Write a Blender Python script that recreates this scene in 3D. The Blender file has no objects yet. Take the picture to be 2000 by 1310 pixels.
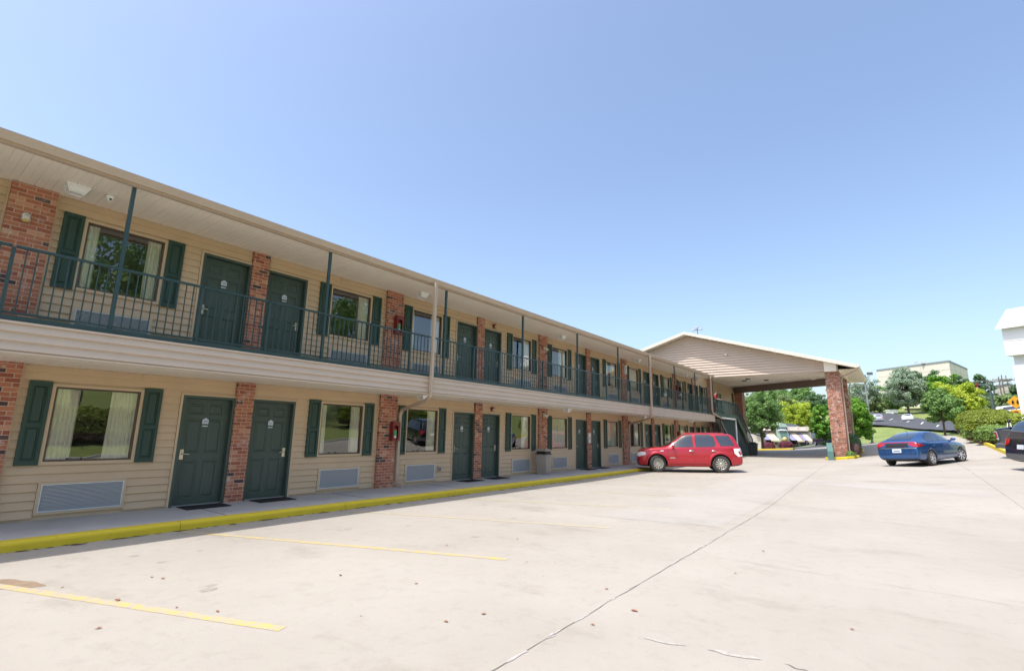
import bpy, bmesh, math, random
import numpy as np
from mathutils import Vector, Matrix
from mathutils.bvhtree import BVHTree
random.seed(7); rng = np.random.default_rng(7)
R = math.radians
scene = bpy.context.scene
col = scene.collection

# ------------------------------------------------------------------ camera
EYE = 1.62
FPX, YAW, PIT, ROL = 964.66, R(52.5356), R(11.1583), R(0.9608)
F_ = np.array([math.sin(YAW)*math.cos(PIT), math.cos(YAW)*math.cos(PIT), math.sin(PIT)])
R0 = np.array([math.cos(YAW), -math.sin(YAW), 0.0]); U0 = np.cross(R0, F_)
R_ = R0*math.cos(ROL)+U0*math.sin(ROL); U_ = -R0*math.sin(ROL)+U0*math.cos(ROL)
cam = bpy.data.cameras.new('camera'); camo = bpy.data.objects.new('camera', cam); col.objects.link(camo)
cam.sensor_width = 36; cam.lens = FPX/2000*36; cam.clip_start = .05; cam.clip_end = 6000
M = Matrix.Identity(4)
for i in range(3):
    M[i][0] = R_[i]; M[i][1] = U_[i]; M[i][2] = -F_[i]
M[2][3] = EYE
camo.matrix_world = M
scene.camera = camo

# ------------------------------------------------------------------ light
SUN = Vector((-.40, .14, 1)).normalized()
EL = math.asin(SUN.z); AZ = math.atan2(SUN.x, SUN.y)
w = bpy.data.worlds.new('World'); scene.world = w; w.use_nodes = True
nt = w.node_tree; bg = nt.nodes['Background']
sky = nt.nodes.new('ShaderNodeTexSky'); sky.sky_type = 'NISHITA'; sky.sun_disc = False
sky.sun_elevation = EL; sky.sun_rotation = AZ; sky.altitude = 300; sky.air_density = 1; sky.dust_density = 3.5; sky.ozone_density = 1.3
nt.links.new(sky.outputs[0], bg.inputs[0]); bg.inputs[1].default_value = .12
sl = bpy.data.lights.new('sun', 'SUN'); sl.energy = 2.0; sl.angle = R(.55); sl.color = (1, .965, .92)
so = bpy.data.objects.new('sun', sl); col.objects.link(so); so.rotation_euler = SUN.to_track_quat('Z', 'Y').to_euler(); so.location = (0, 0, 60)
scene.view_settings.view_transform = 'Standard'; scene.view_settings.look = 'None'
scene.view_settings.gamma = 1; scene.view_settings.exposure = 1.24
scene.cycles.max_bounces = 8; scene.cycles.transparent_max_bounces = 12

# ------------------------------------------------------------------ point finder (pixel of the 2000 px photograph + distance -> place)
def ray(x, y): return F_*FPX+R_*(x-1000)+U_*(655-y)
def at(x, y, d):
    r = ray(x, y); r = r/math.hypot(r[0], r[1]); return float(r[0]*d), float(r[1]*d), float(EYE+r[2]*d)
def onX(x, y, X):
    r = ray(x, y); t = X/r[0]; return float(X), float(r[1]*t), float(EYE+r[2]*t)

# ------------------------------------------------------------------ materials
MATS = {}
def nodes(m): return m.node_tree.nodes, m.node_tree.links
def mat(name, color, rough=.6, metal=0, noise=0, nscale=8, bump=0, bscale=30, coat=0, spec=.5, dark=None):
    if name in MATS: return MATS[name]
    m = bpy.data.materials.new(name); m.use_nodes = True; n, l = nodes(m); b = n['Principled BSDF']
    b.inputs['Base Color'].default_value = (*color, 1); b.inputs['Roughness'].default_value = rough
    b.inputs['Metallic'].default_value = metal; b.inputs['Specular IOR Level'].default_value = spec
    if coat: b.inputs['Coat Weight'].default_value = coat; b.inputs['Coat Roughness'].default_value = .04
    tc = n.new('ShaderNodeTexCoord')
    if noise:
        t = n.new('ShaderNodeTexNoise'); t.inputs['Scale'].default_value = nscale; t.inputs['Detail'].default_value = 6; t.inputs['Roughness'].default_value = .65
        l.new(tc.outputs['Object'], t.inputs['Vector'])
        mx = n.new('ShaderNodeMix'); mx.data_type = 'RGBA'
        c2 = dark or tuple(c*(1-noise) for c in color)
        mx.inputs[6].default_value = (*c2, 1); mx.inputs[7].default_value = (*tuple(min(1, c*(1+noise*.5)) for c in color), 1)
        rp = n.new('ShaderNodeMapRange'); rp.inputs[1].default_value = .3; rp.inputs[2].default_value = .7
        l.new(t.outputs['Fac'], rp.inputs[0]); l.new(rp.outputs[0], mx.inputs[0]); l.new(mx.outputs[2], b.inputs['Base Color'])
    if bump:
        t = n.new('ShaderNodeTexNoise'); t.inputs['Scale'].default_value = bscale; t.inputs['Detail'].default_value = 4
        l.new(tc.outputs['Object'], t.inputs['Vector'])
        bp = n.new('ShaderNodeBump'); bp.inputs['Strength'].default_value = bump; bp.inputs['Distance'].default_value = .01
        l.new(t.outputs['Fac'], bp.inputs['Height']); l.new(bp.outputs[0], b.inputs['Normal'])
    MATS[name] = m; return m

def brick_mat(name='brick', bw=.203, bh=.0735, scale=1, tone=1.0, pale=.12):
    m = bpy.data.materials.new(name); m.use_nodes = True; n, l = nodes(m); b = n['Principled BSDF']; b.inputs['Roughness'].default_value = .85
    uv = n.new('ShaderNodeUVMap'); sp = n.new('ShaderNodeSeparateXYZ'); l.new(uv.outputs[0], sp.inputs[0])
    def mt(op, a, c=None):
        q = n.new('ShaderNodeMath'); q.operation = op
        for i, v in enumerate((a, c)):
            if v is None: continue
            if isinstance(v, (int, float)): q.inputs[i].default_value = v
            else: l.new(v, q.inputs[i])
        return q.outputs[0]
    row = mt('DIVIDE', sp.outputs[1], bh); rowf = mt('FLOOR', row); 
    off = mt('MULTIPLY', mt('MODULO', rowf, 2), .5)
    cx = mt('ADD', mt('DIVIDE', sp.outputs[0], bw), off); cf = mt('FLOOR', cx)
    fx = mt('FRACT', cx); fy = mt('FRACT', row)
    cb = n.new('ShaderNodeCombineXYZ'); l.new(cf, cb.inputs[0]); l.new(rowf, cb.inputs[1])
    wn = n.new('ShaderNodeTexWhiteNoise'); wn.noise_dimensions = '2D'; l.new(cb.outputs[0], wn.inputs['Vector'])
    rp = n.new('ShaderNodeValToRGB'); e = rp.color_ramp; e.interpolation = 'CONSTANT'
    cols = [(0, (.41, .145, .08)), (.2, (.34, .11, .062)), (.38, (.45, .18, .10)), (.55, (.30, .09, .055)), (.7, (.43, .16, .095)), (.84, (.54, .27, .16)), (.925, (.075, .045, .045)), (.975, (.11, .07, .065))]
    e.elements[0].color = (*[c*tone for c in cols[0][1]], 1); e.elements[1].position = cols[1][0]; e.elements[1].color = (*[c*tone for c in cols[1][1]], 1)
    for p, c in cols[2:]:
        x = e.elements.new(p); x.color = (*[q*tone for q in c], 1)
    l.new(wn.outputs['Value'], rp.inputs[0])
    tc = n.new('ShaderNodeTexCoord')
    # whitish efflorescence blotches with a shape of their own
    ns = n.new('ShaderNodeTexNoise'); ns.inputs['Scale'].default_value = 4.2; ns.inputs['Detail'].default_value = 8; ns.inputs['Roughness'].default_value = .72; l.new(tc.outputs['Object'], ns.inputs['Vector'])
    mr = n.new('ShaderNodeMapRange'); mr.inputs[1].default_value = .60-pale*.3; mr.inputs[2].default_value = .72-pale*.3; mr.inputs[4].default_value = .75; l.new(ns.outputs['Fac'], mr.inputs[0])
    m1 = n.new('ShaderNodeMix'); m1.data_type = 'RGBA'; l.new(mr.outputs[0], m1.inputs[0]); l.new(rp.outputs[0], m1.inputs[6]); m1.inputs[7].default_value = (.62, .50, .44, 1)
    n2 = n.new('ShaderNodeTexNoise'); n2.inputs['Scale'].default_value = 60; n2.inputs['Detail'].default_value = 5; l.new(tc.outputs['Object'], n2.inputs['Vector'])
    m2 = n.new('ShaderNodeMix'); m2.data_type = 'RGBA'; m2.blend_type = 'OVERLAY'; m2.inputs[0].default_value = .55; l.new(m1.outputs[2], m2.inputs[6]); l.new(n2.outputs['Color'], m2.inputs[7])
    g = mt('MAXIMUM', mt('LESS_THAN', fx, .052), mt('LESS_THAN', fy, .145))
    m3 = n.new('ShaderNodeMix'); m3.data_type = 'RGBA'; l.new(g, m3.inputs[0]); l.new(m2.outputs[2], m3.inputs[6]); m3.inputs[7].default_value = (.56, .42, .33, 1)
    l.new(m3.outputs[2], b.inputs['Base Color'])
    bp = n.new('ShaderNodeBump'); bp.inputs['Strength'].default_value = .8; bp.inputs['Distance'].default_value = .008
    l.new(mt('SUBTRACT', mt('MULTIPLY', n2.outputs['Fac'], .25), g), bp.inputs['Height']); l.new(bp.outputs[0], b.inputs['Normal'])
    MATS[name] = m; return m
brick_mat(); brick_mat('brick_porte', tone=.85, pale=.3)

def concrete_mat(name, c1, c2, c3, big=.35, stain=.5):
    m = bpy.data.materials.new(name); m.use_nodes = True; n, l = nodes(m); b = n['Principled BSDF']; b.inputs['Roughness'].default_value = .85
    tc = n.new('ShaderNodeTexCoord')
    def noise(s, d=6, r=.6, stretch=None):
        t = n.new('ShaderNodeTexNoise'); t.inputs['Scale'].default_value = s; t.inputs['Detail'].default_value = d; t.inputs['Roughness'].default_value = r
        if stretch:
            mp = n.new('ShaderNodeMapping'); mp.inputs['Scale'].default_value = stretch; l.new(tc.outputs['Object'], mp.inputs[0]); l.new(mp.outputs[0], t.inputs['Vector'])
        else: l.new(tc.outputs['Object'], t.inputs['Vector'])
        return t
    def rng_(s, a, c, lo=0, hi=1):
        q = n.new('ShaderNodeMapRange'); q.inputs[1].default_value = a; q.inputs[2].default_value = c; q.inputs[3].default_value = lo; q.inputs[4].default_value = hi; l.new(s, q.inputs[0]); return q.outputs[0]
    def mix(f, a, c, mode='MIX'):
        q = n.new('ShaderNodeMix'); q.data_type = 'RGBA'; q.blend_type = mode
        if isinstance(f, float): q.inputs[0].default_value = f
        else: l.new(f, q.inputs[0])
        for i, v in ((6, a), (7, c)):
            if isinstance(v, tuple): q.inputs[i].default_value = (*v, 1)
            else: l.new(v, q.inputs[i])
        return q.outputs[2]
    c = mix(rng_(noise(big, 7, .62).outputs['Fac'], .35, .68), c1, c2)
    c = mix(rng_(noise(.9, 8, .7, (1, .55, 1)).outputs['Fac'], .55, .78, 0, stain), c, c3)
    c = mix(rng_(noise(5, 8, .75).outputs['Fac'], .52, .75, 0, .35), c, c3)
    sp = noise(140, 3, .7)
    c = mix(.22, c, sp.outputs['Color'], 'OVERLAY')
    pit = noise(34, 4, .6); c = mix(rng_(pit.outputs['Fac'], .68, .74, 0, .4), c, tuple(v*.45 for v in c3))
    l.new(c, b.inputs['Base Color'])
    bp = n.new('ShaderNodeBump'); bp.inputs['Strength'].default_value = .35; bp.inputs['Distance'].default_value = .006; l.new(sp.outputs['Fac'], bp.inputs['Height']); l.new(bp.outputs[0], b.inputs['Normal'])
    MATS[name] = m; return m
concrete_mat('lot_concrete', (.392, .356, .305), (.338, .304, .256), (.23, .198, .158), .3, .75)
concrete_mat('patch_concrete', (.395, .362, .32), (.345, .315, .275), (.25, .222, .19))
concrete_mat('walk_concrete', (.50, .48, .45), (.42, .405, .38), (.30, .285, .26), 1.1, .6)
concrete_mat('asphalt', (.075, .078, .085), (.06, .062, .068), (.1, .1, .1), .2, .4)

def paint_worn(name, color, under, amount=.5, sc=9):
    m = bpy.data.materials.new(name); m.use_nodes = True; n, l = nodes(m); b = n['Principled BSDF']; b.inputs['Roughness'].default_value = .7
    tc = n.new('ShaderNodeTexCoord'); t = n.new('ShaderNodeTexNoise'); t.inputs['Scale'].default_value = sc; t.inputs['Detail'].default_value = 9; t.inputs['Roughness'].default_value = .75
    l.new(tc.outputs['Object'], t.inputs['Vector'])
    q = n.new('ShaderNodeMapRange'); q.inputs[1].default_value = .66-amount*.3; q.inputs[2].default_value = .78-amount*.3; l.new(t.outputs['Fac'], q.inputs[0])
    mx = n.new('ShaderNodeMix'); mx.data_type = 'RGBA'; mx.inputs[6].default_value = (*color, 1); mx.inputs[7].default_value = (*under, 1); l.new(q.outputs[0], mx.inputs[0]); l.new(mx.outputs[2], b.inputs['Base Color'])
    MATS[name] = m; return m
paint_worn('yellow_line', (.53, .40, .13), (.39, .345, .28), .75)
paint_worn('yellow_line_faded', (.47, .40, .22), (.41, .36, .30), .75)
paint_worn('yellow_kerb', (.68, .51, .025), (.30, .23, .06), .22, 7)
paint_worn('white_line', (.75, .75, .73), (.3, .3, .3), .2)

SID = (.62, .455, .30)
mat('siding', SID, .55, noise=.07, nscale=1.3, spec=.35)
mat('siding_grey', (.60, .48, .38), .55, noise=.06, nscale=1.3, spec=.35)
mat('trim_tan', (.60, .45, .30), .5, spec=.35)
mat('gutter', (.50, .39, .29), .4, noise=.06, nscale=2)
mat('soffit', (.88, .80, .67), .5, noise=.05, nscale=.8)
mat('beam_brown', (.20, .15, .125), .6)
mat('brown', (.10, .062, .045), .5)
mat('green_door', (.056, .084, .069), .42, noise=.08, nscale=3)
mat('green_shutter', (.022, .056, .041), .5)
mat('green_rail', (.034, .068, .07), .35, noise=.15, nscale=5)
mat('green_deck', (.03, .075, .065), .6, noise=.2, nscale=4)
mat('dark_green_siding', (.022, .04, .032), .6)
mat('white_paint', (.75, .75, .72), .45, noise=.06, nscale=3)
mat('white_bright', (.82, .82, .80), .4)
mat('fin_metal', (.60, .62, .66), .4, metal=.3)
mat('chrome', (.62, .60, .56), .22, metal=1)
mat('brass_plate', (.70, .62, .50), .3, metal=.6)
mat('curtain', (.90, .86, .74), .9)
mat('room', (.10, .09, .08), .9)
mat('black', (.012, .012, .013), .5)
mat('rubber', (.025, .024, .024), .85, noise=.3, nscale=12)
mat('tyre', (.055, .050, .048), .85, noise=.2, nscale=12)
mat('red_box', (.20, .026, .022), .45, noise=.12, nscale=5)
mat('ext_red', (.45, .02, .015), .3)
mat('green_label', (.05, .42, .16), .5)
mat('taupe', (.36, .32, .27), .6, noise=.1, nscale=6)
mat('shingle', (.16, .145, .13), .9, noise=.3, nscale=20)
mat('ink', (.03, .05, .08), .5)
mat('ink_blue', (.12, .16, .30), .5)
mat('skin', (.50, .28, .20), .55)
mat('hair', (.03, .018, .012), .6)
mat('teal_guard', (.10, .21, .19), .5, noise=.1, nscale=4)
mat('mulch', (.16, .09, .06), .95, noise=.4, nscale=18)
mat('clear_lens', (.75, .75, .74), .15)
mat('red_lens', (.42, .012, .015), .12, coat=.6)
mat('car_glass', (.012, .018, .028), .03, spec=1, coat=1)
mat('bark', (.13, .10, .075), .9, noise=.35, nscale=10, bump=.5)
mat('orange_sign', (.80, .36, .015), .5)
mat('steel_pole', (.35, .36, .37), .45, metal=.4)
mat('dark_pole', (.07, .10, .09), .5)
mat('store_wall', (.74, .64, .56), .8, noise=.06, nscale=1)
mat('store_stone', (.74, .65, .55), .85, noise=.2, nscale=4)
mat('store_green', (.42, .54, .43), .7)
mat('store_green_dark', (.15, .26, .23), .7)
mat('store_roof', (.10, .12, .15), .5)
mat('awning_lilac', (.26, .24, .38), .8)
mat('awning_cream', (.72, .60, .42), .8)
mat('bread', (.62, .46, .20), .7)
mat('big_wall', (.72, .66, .58), .85, noise=.04, nscale=.2)
mat('panel_line', (.58, .53, .46), .85)
mat('big_trim', (.24, .26, .27), .6)
mat('wood_pole', (.16, .13, .10), .9)
mat('dirt', (.10, .075, .05), 1, noise=.4, nscale=20)
mat('joint_dark', (.19, .165, .14), .95, noise=.5, nscale=12)
mat('joint_soft_pale', (.425, .39, .345), .95, noise=.3, nscale=25)
mat('joint_soft', (.31, .275, .24), .95, noise=.3, nscale=12)
mat('joint_pale', (.44, .415, .38), .95, noise=.2, nscale=12)
mat('drip_stain', (.33, .295, .25), .9, noise=.3, nscale=9)
mat('stain', (.27, .195, .13), .95, noise=.25, nscale=6)
mat('leaf_brown', (.34, .17, .09), .9, noise=.4, nscale=15)
mat('plate_white', (.58, .62, .68), .5)
mat('shirt_red', (.30, .035, .035), .85, noise=.4, nscale=30)
mat('trousers', (.03, .035, .05), .9)

# glass of the room windows: a clear sheet with its reflection
def glass_mat():
    m = bpy.data.materials.new('window_glass'); m.use_nodes = True; n, l = nodes(m)
    out = n['Material Output']; n.remove(n['Principled BSDF'])
    tr = n.new('ShaderNodeBsdfTransparent'); tr.inputs[0].default_value = (.96, .96, .94, 1)
    gl = n.new('ShaderNodeBsdfGlossy'); gl.inputs['Roughness'].default_value = .006; gl.inputs[0].default_value = (.95, .97, .96, 1)
    fr = n.new('ShaderNodeFresnel'); fr.inputs[0].default_value = 1.6
    mr = n.new('ShaderNodeMapRange'); mr.inputs[1].default_value = 0; mr.inputs[2].default_value = 1; mr.inputs[3].default_value = .10; mr.inputs[4].default_value = 1
    l.new(fr.outputs[0], mr.inputs[0])
    tc = n.new('ShaderNodeTexCoord'); ns = n.new('ShaderNodeTexNoise'); ns.inputs['Scale'].default_value = 1.1; l.new(tc.outputs['Object'], ns.inputs['Vector'])
    bp = n.new('ShaderNodeBump'); bp.inputs['Strength'].default_value = .12; bp.inputs['Distance'].default_value = .02; l.new(ns.outputs['Fac'], bp.inputs['Height']); l.new(bp.outputs[0], gl.inputs['Normal'])
    mx = n.new('ShaderNodeMixShader'); l.new(mr.outputs[0], mx.inputs[0]); l.new(tr.outputs[0], mx.inputs[1]); l.new(gl.outputs[0], mx.inputs[2]); l.new(mx.outputs[0], out.inputs[0])
    MATS['window_glass'] = m
glass_mat()

def car_paint(name, color, metal=.35, rough=.28):
    m = mat(name, color, rough, metal, coat=1.0); return m
car_paint('paint_red', (.46, .006, .022), .3)
car_paint('paint_blue', (.016, .095, .28), .5)
car_paint('paint_black', (.012, .014, .02), .2)
car_paint('paint_silver', (.55, .56, .58), .5)
car_paint('paint_white', (.75, .75, .77), .0)
car_paint('paint_dark', (.02, .03, .06), .3)
mat('grey_plastic', (.04, .04, .042), .6)
mat('grey_bumper', (.12, .12, .125), .5)

def leaf_mat(name, c1, c2, nscale=.6):
    m = bpy.data.materials.new(name); m.use_nodes = True; n, l = nodes(m); out = n['Material Output']; b = n['Principled BSDF']
    tc = n.new('ShaderNodeTexCoord'); t = n.new('ShaderNodeTexNoise'); t.inputs['Scale'].default_value = nscale; t.inputs['Detail'].default_value = 5; t.inputs['Roughness'].default_value = .8
    l.new(tc.outputs['Object'], t.inputs['Vector'])
    mr = n.new('ShaderNodeMapRange'); mr.inputs[1].default_value = .35; mr.inputs[2].default_value = .65; l.new(t.outputs['Fac'], mr.inputs[0])
    mx = n.new('ShaderNodeMix'); mx.data_type = 'RGBA'; mx.inputs[6].default_value = (*c1, 1); mx.inputs[7].default_value = (*c2, 1); l.new(mr.outputs[0], mx.inputs[0])
    l.new(mx.outputs[2], b.inputs['Base Color']); b.inputs['Roughness'].default_value = .5; b.inputs['Specular IOR Level'].default_value = .35
    tl = n.new('ShaderNodeBsdfTranslucent'); l.new(mx.outputs[2], tl.inputs[0])
    ms = n.new('ShaderNodeMixShader'); ms.inputs[0].default_value = .35; l.new(b.outputs[0], ms.inputs[1]); l.new(tl.outputs[0], ms.inputs[2]); l.new(ms.outputs[0], out.inputs[0])
    MATS[name] = m; return m
leaf_mat('leaf_green', (.11, .22, .05), (.27, .43, .13))
leaf_mat('leaf_dark', (.07, .15, .06), (.18, .30, .13))
leaf_mat('leaf_silver', (.24, .33, .21), (.46, .55, .40))
leaf_mat('leaf_yellow', (.32, .46, .03), (.58, .64, .08))
leaf_mat('leaf_bright', (.10, .26, .02), (.24, .46, .06))
leaf_mat('leaf_olive', (.18, .27, .09), (.37, .46, .20))
leaf_mat('leaf_hedge', (.16, .22, .03), (.36, .42, .06), 1.5)
leaf_mat('leaf_juniper', (.15, .26, .05), (.32, .44, .12), 2)
leaf_mat('leaf_purple', (.16, .03, .05), (.30, .08, .10), 1.5)
leaf_mat('leaf_twig', (.14, .085, .07), (.28, .18, .15), 2)
def grass_mat():
    m = bpy.data.materials.new('grass'); m.use_nodes = True; n, l = nodes(m); b = n['Principled BSDF']; b.inputs['Roughness'].default_value = .9
    tc = n.new('ShaderNodeTexCoord'); c = None
    def nz(s):
        t = n.new('ShaderNodeTexNoise'); t.inputs['Scale'].default_value = s; t.inputs['Detail'].default_value = 8; t.inputs['Roughness'].default_value = .7; l.new(tc.outputs['Object'], t.inputs['Vector'])
        q = n.new('ShaderNodeMapRange'); q.inputs[1].default_value = .35; q.inputs[2].default_value = .65; l.new(t.outputs['Fac'], q.inputs[0]); return q.outputs[0]
    m1 = n.new('ShaderNodeMix'); m1.data_type = 'RGBA'; m1.inputs[6].default_value = (.17, .20, .05, 1); m1.inputs[7].default_value = (.34, .33, .11, 1); l.new(nz(.25), m1.inputs[0])
    m2 = n.new('ShaderNodeMix'); m2.data_type = 'RGBA'; l.new(nz(6), m2.inputs[0]); l.new(m1.outputs[2], m2.inputs[6]); m2.inputs[7].default_value = (.12, .20, .035, 1)
    l.new(m2.outputs[2], b.inputs['Base Color']); MATS['grass'] = m
grass_mat()

# ------------------------------------------------------------------ mesh helpers
class MB:
    def __init__(s): s.v = []; s.f = []; s.m = []; s.mats = []; s.smooth = []
    def mi(s, m):
        if m not in s.mats: s.mats.append(m)
        return s.mats.index(m)
    def poly(s, pts, m=None, smooth=False):
        b = len(s.v); s.v += [tuple(map(float, p)) for p in pts]; s.f.append(list(range(b, b+len(pts)))); s.m.append(s.mi(m)); s.smooth.append(smooth); return s
    def mesh(s, vs, fs, m=None, smooth=False):
        b = len(s.v); s.v += [tuple(map(float, p)) for p in vs]
        for f in fs: s.f.append([b+i for i in f]); s.m.append(s.mi(m)); s.smooth.append(smooth)
        return s
    def box(s, x0, x1, y0, y1, z0, z1, m=None, rot=None):
        x0, x1 = sorted((x0, x1)); y0, y1 = sorted((y0, y1)); z0, z1 = sorted((z0, z1))
        vs = [(x0, y0, z0), (x1, y0, z0), (x1, y1, z0), (x0, y1, z0), (x0, y0, z1), (x1, y0, z1), (x1, y1, z1), (x0, y1, z1)]
        if rot is not None: vs = [tuple(rot @ Vector(v)) for v in vs]
        return s.mesh(vs, [(0, 3, 2, 1), (4, 5, 6, 7), (0, 1, 5, 4), (1, 2, 6, 5), (2, 3, 7, 6), (3, 0, 4, 7)], m)
    def prism(s, pts, d, m=None):
        """polygon pts (3d) extruded along vector d"""
        n = len(pts); a = [Vector(p) for p in pts]; b = [p+Vector(d) for p in a]
        s.mesh(a+b, [tuple(range(n))[::-1], tuple(range(n, 2*n))]+[(i, (i+1) % n, n+(i+1) % n, n+i) for i in range(n)], m); return s
    def tube(s, pts, r, m=None, seg=8, caps=True, smooth=True, flat=None):
        P = [Vector(p) for p in pts]; rs = r if isinstance(r, (list, tuple)) else [r]*len(P)
        rings = []; up = Vector((0, 0, 1))
        for i, p in enumerate(P):
            a = P[max(i-1, 0)]; c = P[min(i+1, len(P)-1)]; d = (c-a).normalized()
            u = d.cross(up)
            if u.length < .05: u = d.cross(Vector((0, 1, 0)))
            u.normalize(); v = u.cross(d).normalized()
            ring = []
            for k in range(seg):
                t = 2*math.pi*(k+.5)/seg
                ring.append(p+(u*math.cos(t)+v*math.sin(t))*rs[i])
            rings.append(ring)
        vs = [q for ring in rings for q in ring]; fs = []
        for i in range(len(P)-1):
            for k in range(seg):
                a = i*seg+k; b = i*seg+(k+1) % seg; fs.append((a, b, b+seg, a+seg))
        s.mesh(vs, fs, m, smooth)
        if caps:
            s.poly(rings[0][::-1], m); s.poly(rings[-1], m)
        return s
    def lathe(s, prof, o, axis, m=None, seg=24, smooth=True):
        """prof: (radius, offset along axis)"""
        ax = Vector(axis).normalized(); u = ax.cross(Vector((0, 0, 1)))
        if u.length < .05: u = ax.cross(Vector((0, 1, 0)))
        u.normalize(); v = ax.cross(u); o = Vector(o); vs = []; fs = []
        for r, h in prof:
            for k in range(seg):
                t = 2*math.pi*k/seg; vs.append(o+ax*h+(u*math.cos(t)+v*math.sin(t))*r)
        for i in range(len(prof)-1):
            for k in range(seg):
                a = i*seg+k; b = i*seg+(k+1) % seg; fs.append((a, b, b+seg, a+seg))
        return s.mesh(vs, fs, m, smooth)
    def build(s, name, m=None, parent=None, matrix=None):
        me = bpy.data.meshes.new(name); me.from_pydata(s.v, [], s.f)
        ms = [MATS[x] if isinstance(x, str) else x for x in [(k if k is not None else m) for k in s.mats]]
        for x in ms: me.materials.append(x)
        me.polygons.foreach_set('material_index', s.m); me.polygons.foreach_set('use_smooth', s.smooth)
        if len(s.v) < 60000: boxuv(me)
        me.update()
        o = bpy.data.objects.new(name, me); col.objects.link(o)
        if parent is not None: o.parent = parent
        if matrix is not None: o.matrix_basis = matrix
        return o
def boxuv(me):
    n = len(me.loops)
    if not n: return
    uv = me.uv_layers.new(name='UVMap')
    co = np.empty(len(me.vertices)*3); me.vertices.foreach_get('co', co); co = co.reshape(-1, 3)
    vi = np.empty(n, int); me.loops.foreach_get('vertex_index', vi)
    nr = np.empty(len(me.polygons)*3); me.polygons.foreach_get('normal', nr); nr = np.abs(nr.reshape(-1, 3))
    lt = np.empty(len(me.polygons), int); me.polygons.foreach_get('loop_total', lt); pf = np.repeat(np.arange(len(lt)), lt)
    k = np.argmax(nr[pf], 1); c = co[vi]
    u = np.where(k == 0, c[:, 1], c[:, 0]); v = np.where(k == 2, c[:, 1], c[:, 2])
    uv.data.foreach_set('uv', np.stack([u+40, v+40], 1).ravel())
def tag(o, label=None, cat=None, group=None, kind=None):
    if label: o['label'] = label
    if cat: o['category'] = cat
    if group: o['group'] = group
    if kind: o['kind'] = kind
    return o
def empty(name, loc=(0, 0, 0), rz=0, label=None, cat=None, group=None, matrix=None):
    o = bpy.data.objects.new(name, None); col.objects.link(o); o.empty_display_size = .3
    o.location = loc; o.rotation_euler = (0, 0, rz)
    if matrix is not None: o.matrix_basis = matrix
    return tag(o, label, cat, group)
def copy_tree(o, parent=None):
    c = o.copy(); col.objects.link(c); c.parent = parent
    for ch in list(o.children): copy_tree(ch, c)
    return c
def text_part(txt, size, name, m, parent, matrix, ext=.002, width=None):
    cu = bpy.data.curves.new('t', 'FONT'); cu.body = txt; cu.size = size; cu.extrude = ext; cu.align_x = 'CENTER'; cu.align_y = 'CENTER'
    t = bpy.data.objects.new('t', cu); col.objects.link(t); bpy.context.view_layer.update()
    me = bpy.data.meshes.new_from_object(t.evaluated_get(bpy.context.evaluated_depsgraph_get())); bpy.data.objects.remove(t)
    me.materials.clear(); me.materials.append(MATS[m])
    if width:
        xs = [v.co.x for v in me.vertices]; k = width/(max(xs)-min(xs))
        for v in me.vertices: v.co.x *= k
    o = bpy.data.objects.new(name, me); col.objects.link(o); o.parent = parent; o.matrix_basis = matrix; return o
def facing(loc, right, up):
    """matrix whose local x = right, y = up"""
    r = Vector(right).normalized(); u = Vector(up).normalized(); n = r.cross(u)
    m = Matrix.Identity(4)
    for i in range(3): m[i][0] = r[i]; m[i][1] = u[i]; m[i][2] = n[i]; m[i][3] = loc[i]
    return m
ORD = ['first', 'second', 'third', 'fourth', 'fifth', 'sixth', 'seventh', 'eighth', 'ninth', 'tenth', 'eleventh', 'twelfth', 'thirteenth', 'fourteenth', 'fifteenth', 'sixteenth']

# ------------------------------------------------------------------ terrain
CP = []
for X in (-60, -30, -12, 0, 6, 12): 
    for Y in (-6, -2, 2, 6, 10, 16, 30): CP.append((X, Y, 0))
CP += [(16, 9, 0), (16, 6, 0), (16, 14, 0), (22, 9.2, .04), (22, 6, .07), (24, 14, .05), (32, 9.2, .1), (33, 14, .1), (40, 16, .13), (50, 20, .1), (60, 30, 0),
       (11, 2.4, .05), (11, -2, .07), (18, 2.5, .16), (17, -2.2, .2), (20, -2, .33), (19.5, -8, .6), (29, -2, .66), (27.5, -1.15, .57), (28, .5, .5), (30, -2.5, .74),
       (39.2, 8.8, .17), (39.2, 3.8, .25), (38, 3.1, .36), (39.5, 1, .55), (47.2, 1.6, 1.1), (47.5, 4.5, .66), (47.5, 9, .36), (33, 5, .16),
       (0, -10, .1), (0, -20, 1.6), (0, -40, 6), (20, -20, 2.6), (20, -40, 7), (-30, -20, 1.5), (-30, -40, 5), (34, -14, 2.6), (45, -20, 4), (60, -20, 5), (60, -60, 9), (0, -90, 10)]
for p in [(1704, 864, 55), (1740, 864, 55), (1945, 867, 38), (1880, 847, 52), (1850, 850, 56), (1820, 842, 76), (1700, 833, 95), (1700, 808, 142), (1790, 814, 140), (1850, 822, 118), (1560, 877, 57), (1455, 880, 49), (1520, 877, 85), (1600, 836, 110), (1600, 815, 150), (1890, 815, 110), (1980, 812, 90)]:
    CP.append(at(*p))
CP += [(230, 40, 10), (220, 0, 13), (220, -60, 14), (100, 60, 0), (200, 90, 4), (300, 150, 6), (60, 80, 0), (-80, 100, 0), (400, 0, 18), (400, -200, 18), (100, -60, 8), (-100, -100, 8)]
_P = np.array(CP); _c = _P[:, :2]; 
def _phi(d): return np.sqrt(d*d+9.0)
_A = _phi(np.linalg.norm(_c[:, None]-_c[None], axis=2)); _n = len(_P)
_S = np.zeros((_n+3, _n+3)); _S[:_n, :_n] = _A-np.eye(_n)*.35; _S[:_n, _n:] = np.c_[np.ones(_n), _c]; _S[_n:, :_n] = _S[:_n, _n:].T
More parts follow.
